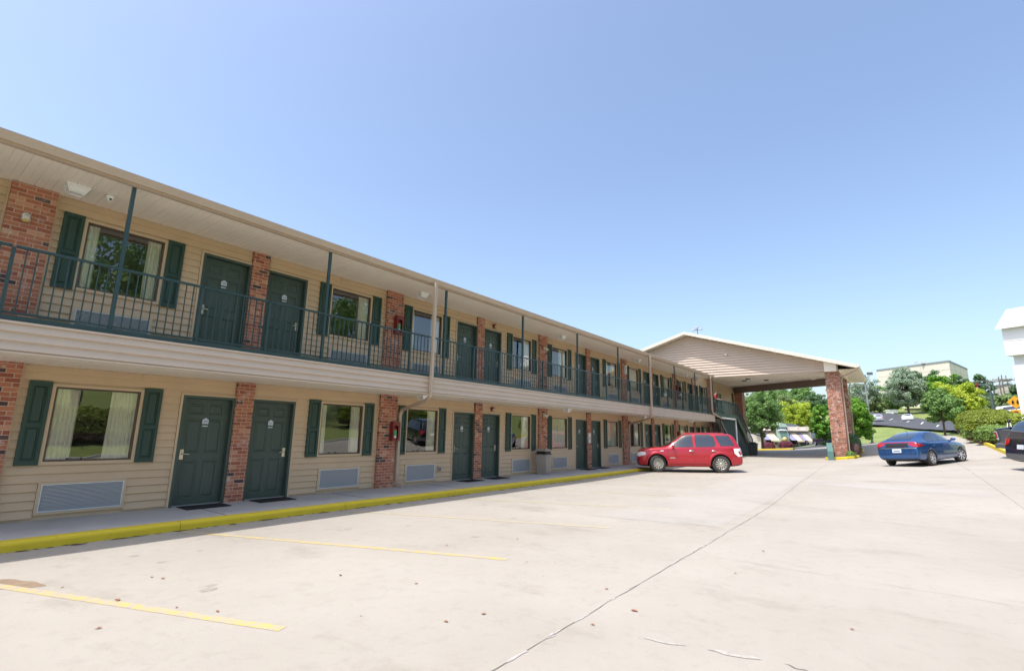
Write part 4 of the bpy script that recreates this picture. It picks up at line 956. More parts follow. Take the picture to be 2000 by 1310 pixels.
# ================================================================== VEHICLES
def ground_matrix(x, y, ang, wb=2.6, tr=1.5):
    f = Vector((math.cos(ang), math.sin(ang))); l = Vector((-f.y, f.x)); c = Vector((x, y))
    zf = g1(*(c+f*wb/2)); zb = g1(*(c-f*wb/2)); zl = g1(*(c+l*tr/2)); zr_ = g1(*(c-l*tr/2))
    X = Vector((f.x, f.y, (zf-zb)/wb)).normalized(); Y = Vector((l.x, l.y, (zl-zr_)/tr)).normalized(); Z = X.cross(Y).normalized(); Y = Z.cross(X)
    m = Matrix.Identity(4)
    for i in range(3): m[i][0] = X[i]; m[i][1] = Y[i]; m[i][2] = Z[i]
    m[0][3], m[1][3], m[2][3] = x, y, (zf+zb+zl+zr_)/4+.004
    return m
class CarBody:
    """lofted body: stations (x, zbottom, halfwidth, zbelt, halfwidth_top, ztop)"""
    def __init__(s, st, wheels, rw, tw, paint, lower=None, sub=2):
        bm = bmesh.new(); rings = []
        for (x, zb, w, zt, wt, zr_) in st:
            h = zt-zb; q = [(0, zb), (w*.80, zb), (w*.965, zb+.07), (w, zb+h*.30), (w*1.0, zb+h*.62), (w*.972, zt-.015), (w*.945, zt+.012)]
            top = zr_-zt
            q += [(wt+(w*.93-wt)*.45, zt+top*.5), (wt, zr_-min(.07, top*.25)), (wt*.86, zr_-min(.012, top*.05)), (0, zr_)]
            full = [(y, z) for y, z in q]+[(-y, z) for y, z in q[-2:0:-1]]
            rings.append([bm.verts.new((x, y, z)) for y, z in full])
        n = len(rings[0])
        for a, b in zip(rings, rings[1:]):
            for i in range(n): bm.faces.new((a[i], a[(i+1) % n], b[(i+1) % n], b[i]))
        bm.faces.new(rings[0]); bm.faces.new(rings[-1][::-1])
        bmesh.ops.recalc_face_normals(bm, faces=bm.faces)
        me = bpy.data.meshes.new('b'); bm.to_mesh(me); bm.free(); o = bpy.data.objects.new('b', me); col.objects.link(o)
        m = o.modifiers.new('s', 'SUBSURF'); m.levels = sub; m.render_levels = sub
        cs = []
        for (wx, wz) in wheels:
            for sd in (1, -1):
                cm = bmesh.new(); bmesh.ops.create_cone(cm, cap_ends=True, segments=40, radius1=rw+.055, radius2=rw+.055, depth=.62, matrix=Matrix.Translation((wx, sd*(tw+.14), wz)) @ Matrix.Rotation(R(90), 4, 'X'))
                c = bpy.data.meshes.new('c'); cm.to_mesh(c); cm.free(); c.materials.append(MATS['black']); co = bpy.data.objects.new('c', c); col.objects.link(co); cs.append(co)
                bo = o.modifiers.new('w', 'BOOLEAN'); bo.object = co; bo.operation = 'DIFFERENCE'; bo.solver = 'EXACT'
        bpy.context.view_layer.update(); dg = bpy.context.evaluated_depsgraph_get()
        s.me = bpy.data.meshes.new_from_object(o.evaluated_get(dg)); bpy.data.objects.remove(o)
        for c in cs: bpy.data.objects.remove(c)
        s.me.materials.clear(); s.me.materials.append(MATS[paint]); s.me.materials.append(MATS['black']); s.me.materials.append(MATS[lower or paint])
        for p in s.me.polygons:
            p.use_smooth = True; c = p.center; mi = 0
            for (wx, wz) in wheels:
                if math.hypot(c.x-wx, c.z-wz) < rw+.062 and abs(c.y) < tw+.2:
                    r = math.hypot(c.x-wx, c.z-wz)
                    if abs(p.normal.y) < .35 or abs(c.y) < tw-.1: mi = 1
            if p.normal.z < -.8 and mi == 0: mi = 1
            p.material_index = mi
        s.bvh = BVHTree.FromPolygons([v.co for v in s.me.vertices], [list(p.vertices) for p in s.me.polygons])
    def patch(s, poly, axis, sign, off=.004, cuts=None, step=.05, thick=None):
        """polygon (u, z) laid on the body; axis 'y': u = x seen from side sign; axis 'x': u = y seen from end sign"""
        bm = bmesh.new(); vs = [bm.verts.new((u, 0, z)) for u, z in poly]; f = bm.faces.new(vs)
        us = [u for u, _ in poly]; zs = [z for _, z in poly]
        for lo, hi, nm in ((min(us), max(us), (1, 0, 0)), (min(zs), max(zs), (0, 0, 1))):
            k = int((hi-lo)/step)
            for i in range(1, k+1):
                v = lo+(hi-lo)*i/(k+1); bmesh.ops.bisect_plane(bm, geom=bm.verts[:]+bm.edges[:]+bm.faces[:], plane_co=(v*nm[0], 0, v*nm[2]), plane_no=nm)
        out = []; dead = []
        for v in bm.verts:
            u, z = v.co.x, v.co.z
            if axis == 'y': o = Vector((u, sign*4, z)); d = Vector((0, -sign, 0))
            elif axis == 'x': o = Vector((sign*6, u, z)); d = Vector((-sign, 0, 0))
            else: o = Vector((u, z, 5)); d = Vector((0, 0, -1))
            h = s.bvh.ray_cast(o, d)
            if h[0] is None: dead.append(v); v.co = o+d*4; continue
            nn = h[1] if h[1].dot(d) < 0 else -h[1]
            v.co = h[0]+nn*off
        bmesh.ops.delete(bm, geom=dead, context='VERTS')
        bmesh.ops.recalc_face_normals(bm, faces=bm.faces)
        V = [tuple(v.co) for v in bm.verts]; bm.verts.index_update(); Fs = [[v.index for v in f.verts] for f in bm.faces]; bm.free()
        return V, Fs
    def add(s, mb, poly, axis, sign, off=.004, m=None, step=.06):
        V, Fs = s.patch(poly, axis, sign, off, step=step); mb.mesh(V, Fs, m, True)
    def body(s, parent, name='body'):
        o = bpy.data.objects.new(name, s.me); col.objects.link(o); o.parent = parent; return o
def line_poly(pts, w):
    """thin closed band along 2d points"""
    A = []; B = []
    for i, p in enumerate(pts):
        a = Vector(pts[max(0, i-1)]); b = Vector(pts[min(len(pts)-1, i+1)]); d = (b-a).normalized(); q = Vector((-d.y, d.x))*w/2; A.append((p[0]+q.x, p[1]+q.y)); B.append((p[0]-q.x, p[1]-q.y))
    return A, B
def wheel(parent, x, y, r, side, spokes=12, steer=0, rimm='chrome', rr=.64, wd=.22, style='slot'):
    e = bpy.data.objects.new('wheel', None)
    mb = MB(); w2 = wd/2; prof = [(r*rr, -w2*.9), (r*.80, -w2), (r*.95, -w2*.92), (r, -w2*.6), (r, w2*.6), (r*.95, w2*.92), (r*.80, w2), (r*rr, w2*.9)]
    mb.lathe(prof, (0, 0, 0), (0, 1, 0), None, 40); mb.lathe([(0, -w2*.8), (r*rr, -w2*.8)], (0, 0, 0), (0, 1, 0), 'black', 24)
    me_o = mb.build('wheel', 'tyre', parent); me_o.matrix_basis = Matrix.Translation((x, y, r)) @ Matrix.Rotation(R(steer), 4, 'Z')
    q = r*rr; s = side; m = MB()
    m.lathe([(q*.92, s*w2*.55), (q*1.0, s*w2*.98), (q*1.02, s*w2*.92), (q*1.02, s*w2*.2)], (0, 0, 0), (0, 1, 0), None, 32)
    m.lathe([(0, s*w2*.25), (q*.98, s*w2*.25)], (0, 0, 0), (0, 1, 0), 'black', 24)
    m.lathe([(0, s*w2*.92), (q*.22, s*w2*.90), (q*.26, s*w2*.7)], (0, 0, 0), (0, 1, 0), None, 16)
    for k in range(spokes):
        a = 2*math.pi*k/spokes; hw = q*math.pi/spokes*(.50 if spokes > 8 else .42); hi = hw*.75
        u = Vector((math.cos(a), 0, math.sin(a))); v = Vector((-math.sin(a), 0, math.cos(a)))
        P4 = [u*q*.2-v*hi*.7, u*q*.95-v*hw, u*q*.95+v*hw, u*q*.2+v*hi*.7]
        fr_ = [tuple(p+Vector((0, s*w2*(.86 if i in (0, 3) else .80), 0))) for i, p in enumerate(P4)]; bk = [tuple(p+Vector((0, s*w2*.3, 0))) for p in P4]
        m.mesh(fr_+bk, [(0, 1, 2, 3), (0, 4, 5, 1), (3, 2, 6, 7), (1, 5, 6, 2)])
    m.build('rim', rimm, me_o)
    return me_o

def make_suv(loc, ang, label):
    e = empty('parked_suv', label=label, cat='suv', matrix=ground_matrix(*loc, ang))
    wr = .365; tw = .78
    st = [(2.20, .36, .62, .66, .50, .72), (2.12, .27, .78, .84, .66, .93), (1.95, .24, .86, .93, .74, 1.01), (1.60, .22, .895, .98, .78, 1.06), (1.10, .22, .90, 1.01, .78, 1.085), (.86, .22, .90, 1.02, .76, 1.11),
          (.55, .22, .90, 1.03, .70, 1.36), (.20, .22, .90, 1.035, .64, 1.625), (-.15, .22, .90, 1.04, .635, 1.685), (-.75, .22, .90, 1.05, .635, 1.70), (-1.35, .23, .90, 1.06, .63, 1.685), (-1.75, .25, .885, 1.07, .62, 1.655), (-1.93, .27, .87, 1.075, .60, 1.60), (-2.05, .29, .85, 1.07, .66, 1.30), (-2.17, .32, .83, .95, .74, 1.06), (-2.24, .36, .78, .68, .70, .74)]
    B = CarBody(st, [(1.30, wr), (-1.32, wr)], wr, tw, 'paint_red'); B.body(e)
    for sd in (1, -1):
        for nm, pl in (('side_window', [(.72, 1.075), (.36, 1.40), (.16, 1.555), (-.22, 1.60), (-.22, 1.085)]), ('side_window', [(-.34, 1.085), (-.34, 1.605), (-.95, 1.60), (-1.10, 1.50), (-1.16, 1.22), (-1.10, 1.10)]), ('side_window', [(-1.36, 1.13), (-1.30, 1.20), (-1.13, 1.58), (-1.76, 1.555), (-1.93, 1.14)][0:1]+[(-1.17, 1.57), (-1.72, 1.555), (-1.93, 1.14)])):
            mb = MB(); B.add(mb, pl, 'y', sd, .005); o = mb.build(nm, 'car_glass', e)
            t = MB(); A_, B_ = line_poly(pl+[pl[0]], .022)
            for i in range(len(pl)): B.add(t, [A_[i], A_[i+1], B_[i+1], B_[i]], 'y', sd, .004)
            t.build('window_seal', 'black', o)
        mb = MB()
        for pts in ([(.82, 1.05), (.82, .55), (.80, .36)], [(-.28, 1.08), (-.28, .36)], [(-1.22, 1.10), (-1.20, .85), (-1.02, .74), (-.92, .55), (-.88, .38)], [(.80, .36), (-.88, .36)]):
            A_, B_ = line_poly(pts, .010)
            for i in range(len(pts)-1): B.add(mb, [A_[i], A_[i+1], B_[i+1], B_[i]], 'y', sd, .003, step=.1)
        mb.build('door_seam', 'grey_plastic', e)
        for hx in (-.14, -1.06):
            mb = MB(); V, _f = B.patch([(hx-.09, .90), (hx+.09, .90), (hx+.09, .94), (hx-.09, .94)], 'y', sd, .02); yv = V[0][1]; mb.tube([(hx-.09, yv, .92), (hx-.06, yv+sd*.018, .925), (hx+.06, yv+sd*.018, .925), (hx+.09, yv, .92)], .018); mb.build('door_handle', 'chrome', e)
        # flares
        for wx in (1.30, -1.32):
            mb = MB()
            def arc(rad, off): 
                out = []
                for k in range(19):
                    a = R(2+176*k/18) ; x = wx+rad*math.cos(a); z = wr+rad*math.sin(a)
                    h = B.bvh.ray_cast(Vector((x, sd*4, z)), Vector((0, -sd, 0))); y = h[0].y if h[0] and abs(h[0].y) > .7 else sd*.86
                    out.append((x, y+sd*off, z))
                return out
            a0, a1, a2, a3 = arc(wr+.055, .0), arc(wr+.065, .028), arc(wr+.115, .030), arc(wr+.165, .0)
            V = a0+a1+a2+a3; mb.mesh(V, [(j*19+k, j*19+k+1, (j+1)*19+k+1, (j+1)*19+k) for j in range(3) for k in range(18)], None, True); mb.build('fender_flare', 'paint_red', e)
        mb = MB(); B.add(mb, [(2.10, .66), (1.78, .76), (1.80, .86), (2.02, .88), (2.12, .80)], 'y', sd, .010); B.add(mb, [(sd*.40, .68), (sd*.74, .68), (sd*.72, .86), (sd*.42, .84)], 'x', 1, .010); mb.build('headlight', 'clear_lens', e)
        mb = MB(); B.add(mb, [(-1.98, 1.03), (-2.10, 1.02), (-2.19, .70), (-2.02, .68), (-1.88, .82), (-1.86, 1.02)], 'y', sd, .012); B.add(mb, [(sd*.62, .70), (sd*.80, .70), (sd*.78, 1.04), (sd*.64, 1.04)], 'x', -1, .010)
        o = mb.build('tail_light', 'clear_lens', e); mb = MB(); B.add(mb, [(-2.10, .92), (-2.165, .78), (-2.09, .76), (-2.03, .90)], 'y', sd, .016); mb.build('red_lamp', 'red_lens', o)
        mb = MB(); V, _f = B.patch([(.60, 1.06), (.64, 1.06), (.64, 1.1), (.60, 1.1)], 'y', sd, 0); yv = abs(V[0][1])
        bm = bmesh.new(); bmesh.ops.create_icosphere(bm, subdivisions=2, radius=1); mb.mesh([(.62+v.co.x*.075-(.02 if v.co.x > 0 else 0), sd*(yv+.13+v.co.y*.11), 1.12+v.co.z*.085) for v in bm.verts], [[v.index for v in f.verts] for f in bm.faces], None, True); bm.free(); mb.box(.58, .65, sd*(yv-.02), sd*(yv+.06), 1.04, 1.09); mb.build('wing_mirror', 'paint_red', e)
        mb = MB(); B.add(mb, [(1.02, .90), (1.16, .90), (1.16, .935), (1.02, .935)], 'y', sd, .008); mb.build('badge', 'white_bright', e)
        mb = MB(); B.add(mb, [(.55, .60), (.76, .60), (.76, .64), (.55, .64)], 'y', sd, .006); mb.build('badge', 'chrome', e)
        mb = MB(); B.add(mb, [(-1.88, .23+.10), (-2.2, .40), (-2.2, .52), (-1.85, .5)][:0] or [(.85, .27), (-.85, .27), (-.85, .33), (.85, .33)], 'y', sd, .012); mb.build('side_sill', 'paint_red', e)
        mb = MB(); mb.tube([(.1, sd*.56, 1.655), (.0, sd*.565, 1.685), (-1.5, sd*.55, 1.68), (-1.6, sd*.55, 1.64)], .013, 'paint_red', 6); mb.build('roof_rail', 'paint_red', e)
        for wx in (1.30, -1.32): wheel(e, wx, sd*tw, wr, sd, 12, 16 if wx > 0 else 0, 'chrome', .62, .235)
    mb = MB(); B.add(mb, [(-.60, 1.13), (.60, 1.13), (.50, 1.54), (-.50, 1.54)], 'x', 1, .006); mb.build('windshield', 'car_glass', e)
    mb = MB(); B.add(mb, [(-.58, 1.14), (.58, 1.14), (.50, 1.54), (-.50, 1.54)], 'x', -1, .006); mb.build('rear_window', 'car_glass', e)
    mb = MB(); B.add(mb, [(-.36, .62), (.36, .62), (.38, .84), (-.38, .84)], 'x', 1, .012); mb.build('front_grille', 'grey_bumper', e)
    mb = MB(); B.add(mb, [(-.72, .30), (.72, .30), (.76, .50), (-.76, .50)], 'x', 1, .012); mb.build('front_bumper_trim', 'grey_plastic', e)
    mb = MB()
    for sd in (1, -1): B.add(mb, [(1.84, .40), (1.96, .40), (1.96, .52), (1.86, .52)][:0] or [(sd*.60-.06, .38), (sd*.60+.06, .38), (sd*.60+.06, .48), (sd*.60-.06, .48)], 'x', 1, .018)
    mb.build('fog_light', 'clear_lens', e)
    return e
fx, fy = -.403, .915
make_suv((23.08, 7.62), math.atan2(fy, fx), 'bright red compact SUV parked nose in toward the motel walkway')

def make_hatch(loc, ang, label, paint='paint_blue', steer=14, name='driving_car'):
    e = empty(name, label=label, cat='car', matrix=ground_matrix(*loc, ang, 2.5, 1.4))
    wr = .308; tw = .745
    st = [(2.16, .30, .55, .55, .42, .58), (2.08, .20, .72, .66, .58, .70), (1.85, .17, .80, .74, .66, .80), (1.45, .16, .835, .80, .68, .88), (1.05, .16, .845, .84, .66, .95), (.75, .16, .847, .87, .62, 1.08), (.35, .16, .847, .89, .57, 1.30), (-.05, .16, .847, .905, .54, 1.40), (-.45, .16, .847, .92, .535, 1.425), (-.95, .16, .845, .945, .525, 1.385), (-1.40, .17, .835, .97, .52, 1.29), (-1.80, .20, .81, .985, .55, 1.17), (-2.02, .24, .79, .99, .60, 1.08), (-2.10, .26, .78, .96, .66, 1.03), (-2.17, .30, .76, .80, .70, .84), (-2.22, .34, .72, .56, .66, .62)]
    B = CarBody(st, [(1.27, wr), (-1.28, wr)], wr, tw, paint); B.body(e)
    for sd in (1, -1):
        for pl in ([(.98, .965), (.50, 1.20), (.20, 1.30), (-.18, 1.335), (-.30, .975)], [(-.38, .98), (-.26, 1.335), (-.80, 1.315), (-1.15, 1.20), (-1.42, 1.05), (-1.30, 1.00)]):
            mb = MB(); B.add(mb, pl, 'y', sd, .005); o = mb.build('side_window', 'car_glass', e)
            t = MB(); A_, B_ = line_poly(pl+[pl[0]], .022)
            for i in range(len(pl)): B.add(t, [A_[i], A_[i+1], B_[i+1], B_[i]], 'y', sd, .004)
            t.build('window_seal', 'black', o)
        mb = MB()
        for pts in ([(1.0, .92), (.95, .60), (.93, .28)], [(-.34, .96), (-.34, .28)], [(-1.32, .97), (-1.18, .70), (-.98, .50), (-.90, .30)], [(.93, .27), (-.90, .27)]):
            A_, B_ = line_poly(pts, .010)
            for i in range(len(pts)-1): B.add(mb, [A_[i], A_[i+1], B_[i+1], B_[i]], 'y', sd, .003, step=.1)
        mb.build('door_seam', 'black', e)
        for hx in (-.18, -1.0):
            V, _f = B.patch([(hx-.05, .80), (hx+.05, .80), (hx+.05, .83), (hx-.05, .83)], 'y', sd, .02); yv = V[0][1]; mb = MB(); mb.tube([(hx-.08, yv, .815), (hx-.05, yv+sd*.014, .82), (hx+.05, yv+sd*.014, .82), (hx+.08, yv, .815)], .014); mb.build('door_handle', paint, e)
        mb = MB(); B.add(mb, [(2.0, .58), (1.62, .70), (1.50, .78), (1.86, .72), (2.04, .64)], 'y', sd, .008); B.add(mb, [(sd*.42, .52), (sd*.68, .55), (sd*.64, .66), (sd*.44, .62)], 'x', 1, .008); mb.build('headlight', 'clear_lens', e)
        mb = MB(); B.add(mb, [(sd*.50, .86), (sd*.755, .78), (sd*.74, .96), (sd*.42, .95)], 'x', -1, .010); B.add(mb, [(-2.14, .80), (-1.66, .84), (-1.95, .93), (-2.08, .95)], 'y', sd, .010); mb.build('tail_light', 'red_lens', e)
        V, _f = B.patch([(.78, .96), (.82, .96), (.82, 1.0), (.78, 1.0)], 'y', sd, 0); yv = abs(V[0][1]); mb = MB(); bm = bmesh.new(); bmesh.ops.create_icosphere(bm, subdivisions=2, radius=1); mb.mesh([(.80+v.co.x*.06, sd*(yv+.13+v.co.y*.10), 1.0+v.co.z*.065) for v in bm.verts], [[v.index for v in f.verts] for f in bm.faces], None, True); bm.free(); mb.box(.77, .83, sd*(yv-.03), sd*(yv+.06), .93, .97); mb.build('wing_mirror', paint, e)
        for wx in (1.27, -1.28): wheel(e, wx, sd*tw, wr, sd, 7, -steer if wx > 0 else 0, 'fin_metal', .68, .19)
    mb = MB(); B.add(mb, [(-.56, .98), (.56, .98), (.46, 1.30), (-.46, 1.30)], 'x', 1, .006); mb.build('windshield', 'car_glass', e)
    mb = MB(); B.add(mb, [(-.46, 1.10), (.46, 1.10), (.43, 1.35), (-.43, 1.35)], 'x', -1, .006); mb.build('rear_window', 'car_glass', e)
    mb = MB(); B.add(mb, [(-.43, .80), (.43, .80), (.41, .95), (-.41, .95)], 'x', -1, .012); mb.build('rear_glass_panel', 'black', e)
    mb = MB(); B.add(mb, [(-.70, .975), (.70, .975), (.66, 1.005), (-.66, 1.005)], 'x', -1, .014); mb.build('light_bar', 'red_lens', e)
    mb = MB(); B.add(mb, [(-.72, .735), (.72, .735), (.70, .775), (-.70, .775)], 'x', -1, .014); mb.build('chrome_strip', 'chrome', e)
    mb = MB(); B.add(mb, [(-.17, .58), (.17, .58), (.17, .735), (-.17, .735)], 'x', -1, .016); o = mb.build('number_plate', 'plate_white', e)
    mb = MB(); B.add(mb, [(-.12, .63), (.12, .63), (.12, .67), (-.12, .67)], 'x', -1, .018); mb.build('plate_marks', 'ink_blue', o)
    mb = MB(); B.add(mb, [(-.66, .24), (.66, .24), (.68, .34), (-.68, .34)], 'x', -1, .006); mb.build('lower_bumper', 'grey_plastic', e)
    mb = MB(); B.add(mb, [(-.70, .515), (.70, .515), (.70, .527), (-.70, .527)], 'x', -1, .004); B.add(mb, [(-.52, .53), (-.50, .53), (-.46, .73), (-.48, .73)], 'x', -1, .004); B.add(mb, [(.52, .53), (.50, .53), (.46, .73), (.48, .73)], 'x', -1, .004); mb.build('tailgate_seam', 'black', e)
    mb = MB(); mb.tube([(-1.05, 0, 1.37), (-1.20, 0, 1.52)], [.008, .004], None, 5); mb.build('antenna', 'black', e)
    return e
# rear right wheel and heading found from the photo
rr = ray(1824, 908); rr = rr/float(np.dot(rr, F_)); prr = rr*20.6
hd = math.atan2(-.41, .91)-.02
hx_, hy_ = math.cos(hd), math.sin(hd)
BX = prr[0]+hx_*1.28-hy_*.80*1.0; BY_ = prr[1]+hy_*1.28+hx_*.80
make_hatch((BX, BY_), hd, 'metallic blue hatchback driving across the lot toward the street')

def make_bigsuv(loc, ang, label):
    e = empty('parked_suv', label=label, cat='suv', matrix=ground_matrix(*loc, ang, 2.8, 1.6))
    wr = .38; tw = .82
    st = [(2.42, .36, .70, .70, .6, .76), (2.30, .27, .86, .92, .76, 1.0), (1.9, .25, .93, 1.02, .82, 1.09), (1.0, .24, .95, 1.08, .82, 1.17), (.75, .24, .95, 1.10, .78, 1.24), (.35, .24, .95, 1.11, .70, 1.62), (.0, .24, .95, 1.12, .68, 1.76), (-.9, .24, .95, 1.13, .68, 1.79), (-1.6, .25, .945, 1.14, .67, 1.77), (-2.0, .27, .93, 1.15, .65, 1.72), (-2.18, .29, .91, 1.15, .66, 1.50), (-2.34, .33, .90, 1.06, .80, 1.16), (-2.44, .38, .86, .74, .80, .80), (-2.46, .42, .80, .60, .7, .66)]
    B = CarBody(st, [(1.45, wr), (-1.42, wr)], wr, tw, 'paint_black'); B.body(e)
    for sd in (1, -1):
        for pl in ([(.74, 1.17), (.22, 1.58), (-.16, 1.66), (-.16, 1.17)], [(-.28, 1.17), (-.28, 1.67), (-1.10, 1.66), (-1.16, 1.18)], [(-1.30, 1.19), (-1.24, 1.65), (-1.80, 1.62), (-2.05, 1.24)]):
            mb = MB(); B.add(mb, pl, 'y', sd, .005); mb.build('side_window', 'car_glass', e)
        mb = MB(); B.add(mb, [(-2.36, .84), (-2.28, .84), (-1.98, 1.06), (-2.02, 1.14), (-2.30, 1.13)], 'y', sd, .012); B.add(mb, [(sd*.55, .98), (sd*.90, .80), (sd*.90, 1.12), (sd*.55, 1.12)], 'x', -1, .012); mb.build('tail_light', 'red_lens', e)
        mb = MB()
        for pts in ([(.85, 1.1), (.85, .36)], [(-.22, 1.15), (-.22, .36)], [(-1.22, 1.15), (-1.1, .8), (-.96, .4)]):
            A_, B_ = line_poly(pts, .010)
            for i in range(len(pts)-1): B.add(mb, [A_[i], A_[i+1], B_[i+1], B_[i]], 'y', sd, .003, step=.1)
        mb.build('door_seam', 'grey_plastic', e)
        mb = MB(); B.add(mb, [(2.3, .3), (-2.4, .36), (-2.4, .56), (2.3, .5)][:0] or [(-1.85, .30), (-2.38, .42), (-2.40, .62), (-1.82, .60)], 'y', sd, .008); mb.build('bumper_trim', 'grey_bumper', e)
        mb = MB(); mb.tube([(.2, sd*.60, 1.80), (.1, sd*.60, 1.84), (-1.7, sd*.59, 1.84), (-1.8, sd*.59, 1.78)], .02, None, 6); mb.build('roof_rail', 'chrome', e)
        for wx in (1.45, -1.42): wheel(e, wx, sd*tw, wr, sd, 6, 0, 'chrome', .62, .24)
    mb = MB(); B.add(mb, [(-.6, 1.22), (.6, 1.22), (.52, 1.66), (-.52, 1.66)], 'x', -1, .006); mb.build('rear_window', 'car_glass', e)
    mb = MB(); B.add(mb, [(-.6, 1.2), (.6, 1.2), (.5, 1.66), (-.5, 1.66)], 'x', 1, .006); mb.build('windshield', 'car_glass', e)
    mb = MB(); B.add(mb, [(-.82, .42), (.82, .42), (.84, .62), (-.84, .62)], 'x', -1, .012); mb.build('rear_bumper_trim', 'grey_bumper', e)
    mb = MB(); B.add(mb, [(-.17, .78), (.17, .78), (.17, .93), (-.17, .93)], 'x', -1, .016); mb.build('number_plate', 'plate_white', e)
    return e
def make_pickup(loc, ang, label):
    e = empty('pickup_truck', label=label, cat='pickup', matrix=ground_matrix(*loc, ang, 3.4, 1.7)); wr = .40; tw = .84
    st = [(2.85, .45, .8, .80, .7, .9), (2.75, .38, .93, 1.04, .84, 1.10), (1.7, .36, .98, 1.12, .86, 1.19), (1.45, .36, .98, 1.14, .82, 1.26), (1.0, .36, .98, 1.15, .74, 1.68), (.6, .36, .98, 1.16, .72, 1.88), (-.3, .36, .98, 1.17, .72, 1.90), (-.62, .36, .98, 1.17, .72, 1.86), (-.72, .36, .98, 1.17, .78, 1.30), (-.76, .36, .98, 1.17, .8, 1.22)]
    B = CarBody(st, [(1.85, wr)], wr, tw, 'paint_dark'); B.body(e, 'cab')
    for sd in (1, -1):
        for pl in ([(1.25, 1.22), (.85, 1.62), (.72, 1.76), (.25, 1.78), (.25, 1.22)], [(.13, 1.22), (.13, 1.78), (-.50, 1.77), (-.56, 1.22)]):
            mb = MB(); B.add(mb, pl, 'y', sd, .005); mb.build('side_window', 'car_glass', e)
        # bed side with its wheel arch
        n = 14; wx = -1.75; m = MB(); arc = [(wx+(wr+.09)*math.cos(R(180*k/n)), wr+(wr+.09)*math.sin(R(180*k/n))) for k in range(n+1)]
        out = [(-.80, .42)]+[(-.80, 1.22), (-2.92, 1.24), (-2.95, .52), (-2.3, .50)]+[(x, max(z, .48)) for x, z in arc[::-1]]+[(wx+wr+.09, .42)]
        m.prism([(x, sd*.90, z) for x, z in out], (0, sd*.085, 0)); m.box(-2.94, -.80, sd*.86, sd*.995, 1.225, 1.27); m.build('bed_side', 'paint_dark', e)
        m = MB(); m.box(-2.97, -2.74, sd*.86, sd*1.0, .80, 1.16, 'clear_lens'); o = m.build('tail_light', 'clear_lens', e)
        m = MB(); m.box(-2.985, -2.77, sd*.875, sd*1.012, 1.0, 1.13); m.prism([(-2.985, sd*.875, .98), (-2.985, sd*1.01, .98), (-2.985, sd*1.01, .86), (-2.985, sd*.875, .90)], (.19, 0, 0)); m.build('red_lamp', 'red_lens', o)
        for wx_ in (1.85, -1.75): wheel(e, wx_, sd*tw, wr, sd, 6, 0, 'fin_metal', .62, .26)
        m = MB(); m.box(1.15, 1.25, sd*.99, sd*1.22, 1.20, 1.42); m.build('wing_mirror', 'paint_dark', e)
    m = MB(); m.box(-2.9, -.80, -.90, .90, .60, .68); m.box(-.86, -.80, -.90, .90, .68, 1.22); m.build('truck_bed', 'grey_plastic', e)
    m = MB(); m.box(-2.96, -2.88, -.86, .86, .64, 1.24); m.box(-2.975, -2.96, -.5, .5, .78, 1.05); m.build('tailgate', 'paint_dark', e)
    m = MB(); m.prism([(-3.12, -.92, .46), (-3.12, -.92, .64), (-2.94, -.98, .66), (-2.94, -.98, .46)], (0, 1.9, 0)); m.build('rear_bumper', 'grey_bumper', e)
    m = MB(); B.add(m, [(-.6, 1.26), (.6, 1.26), (.5, 1.74), (-.5, 1.74)], 'x', 1, .006); m.build('windshield', 'car_glass', e)
    return e
ah = math.atan2(-.93, .37)
def tail_at(px, py, d, L, wd, ang):
    """centre of a vehicle whose rear left corner shows at the pixel"""
    r = ray(px, py); r = r/float(np.dot(r, F_)); c = r*d; f = Vector((math.cos(ang), math.sin(ang))); l = Vector((-f.y, f.x))
    return (c[0]+f.x*L/2+l.x*wd/2, c[1]+f.y*L/2+l.y*wd/2)
sx_, sy_ = tail_at(1964, 900, 16.9, 4.8, .1, ah); make_bigsuv((sx_+.45, sy_-.60), ah, 'black SUV parked at the right edge of the lot with its red tail light showing')
px_, py_ = tail_at(1944, 890, 20.6, 5.9, .1, ah); make_pickup((px_+.7, py_-.8), ah, 'dark pickup truck parked beyond the black SUV with a white-rimmed tail light')
# tripod stand beyond the pickup
tx, ty, tz = at(1975, 850, 33.0); e = empty('tripod_stand', (tx, ty, g1(tx, ty)), 0, 'pale metal tripod with a dark head rising behind the black SUV roof', 'tripod'); zt = at(1975, 824, 33.0)[2]-g1(tx, ty)
for k in range(3):
    a = R(100+120*k); m = MB(); m.tube([(.04*math.cos(a), .04*math.sin(a), zt), (.3*math.cos(a), .3*math.sin(a), 0)], .02, None, 6); m.build('leg', 'white_bright', e)
m = MB(); m.lathe([(0, -.04), (.06, -.04), (.07, .04), (.05, .12), (0, .14)], (0, 0, zt), (0, 0, 1), None, 12); m.tube([(0, 0, zt+.05), (.12, -.1, zt+.1)], .025); m.build('tripod_head', 'black', e)

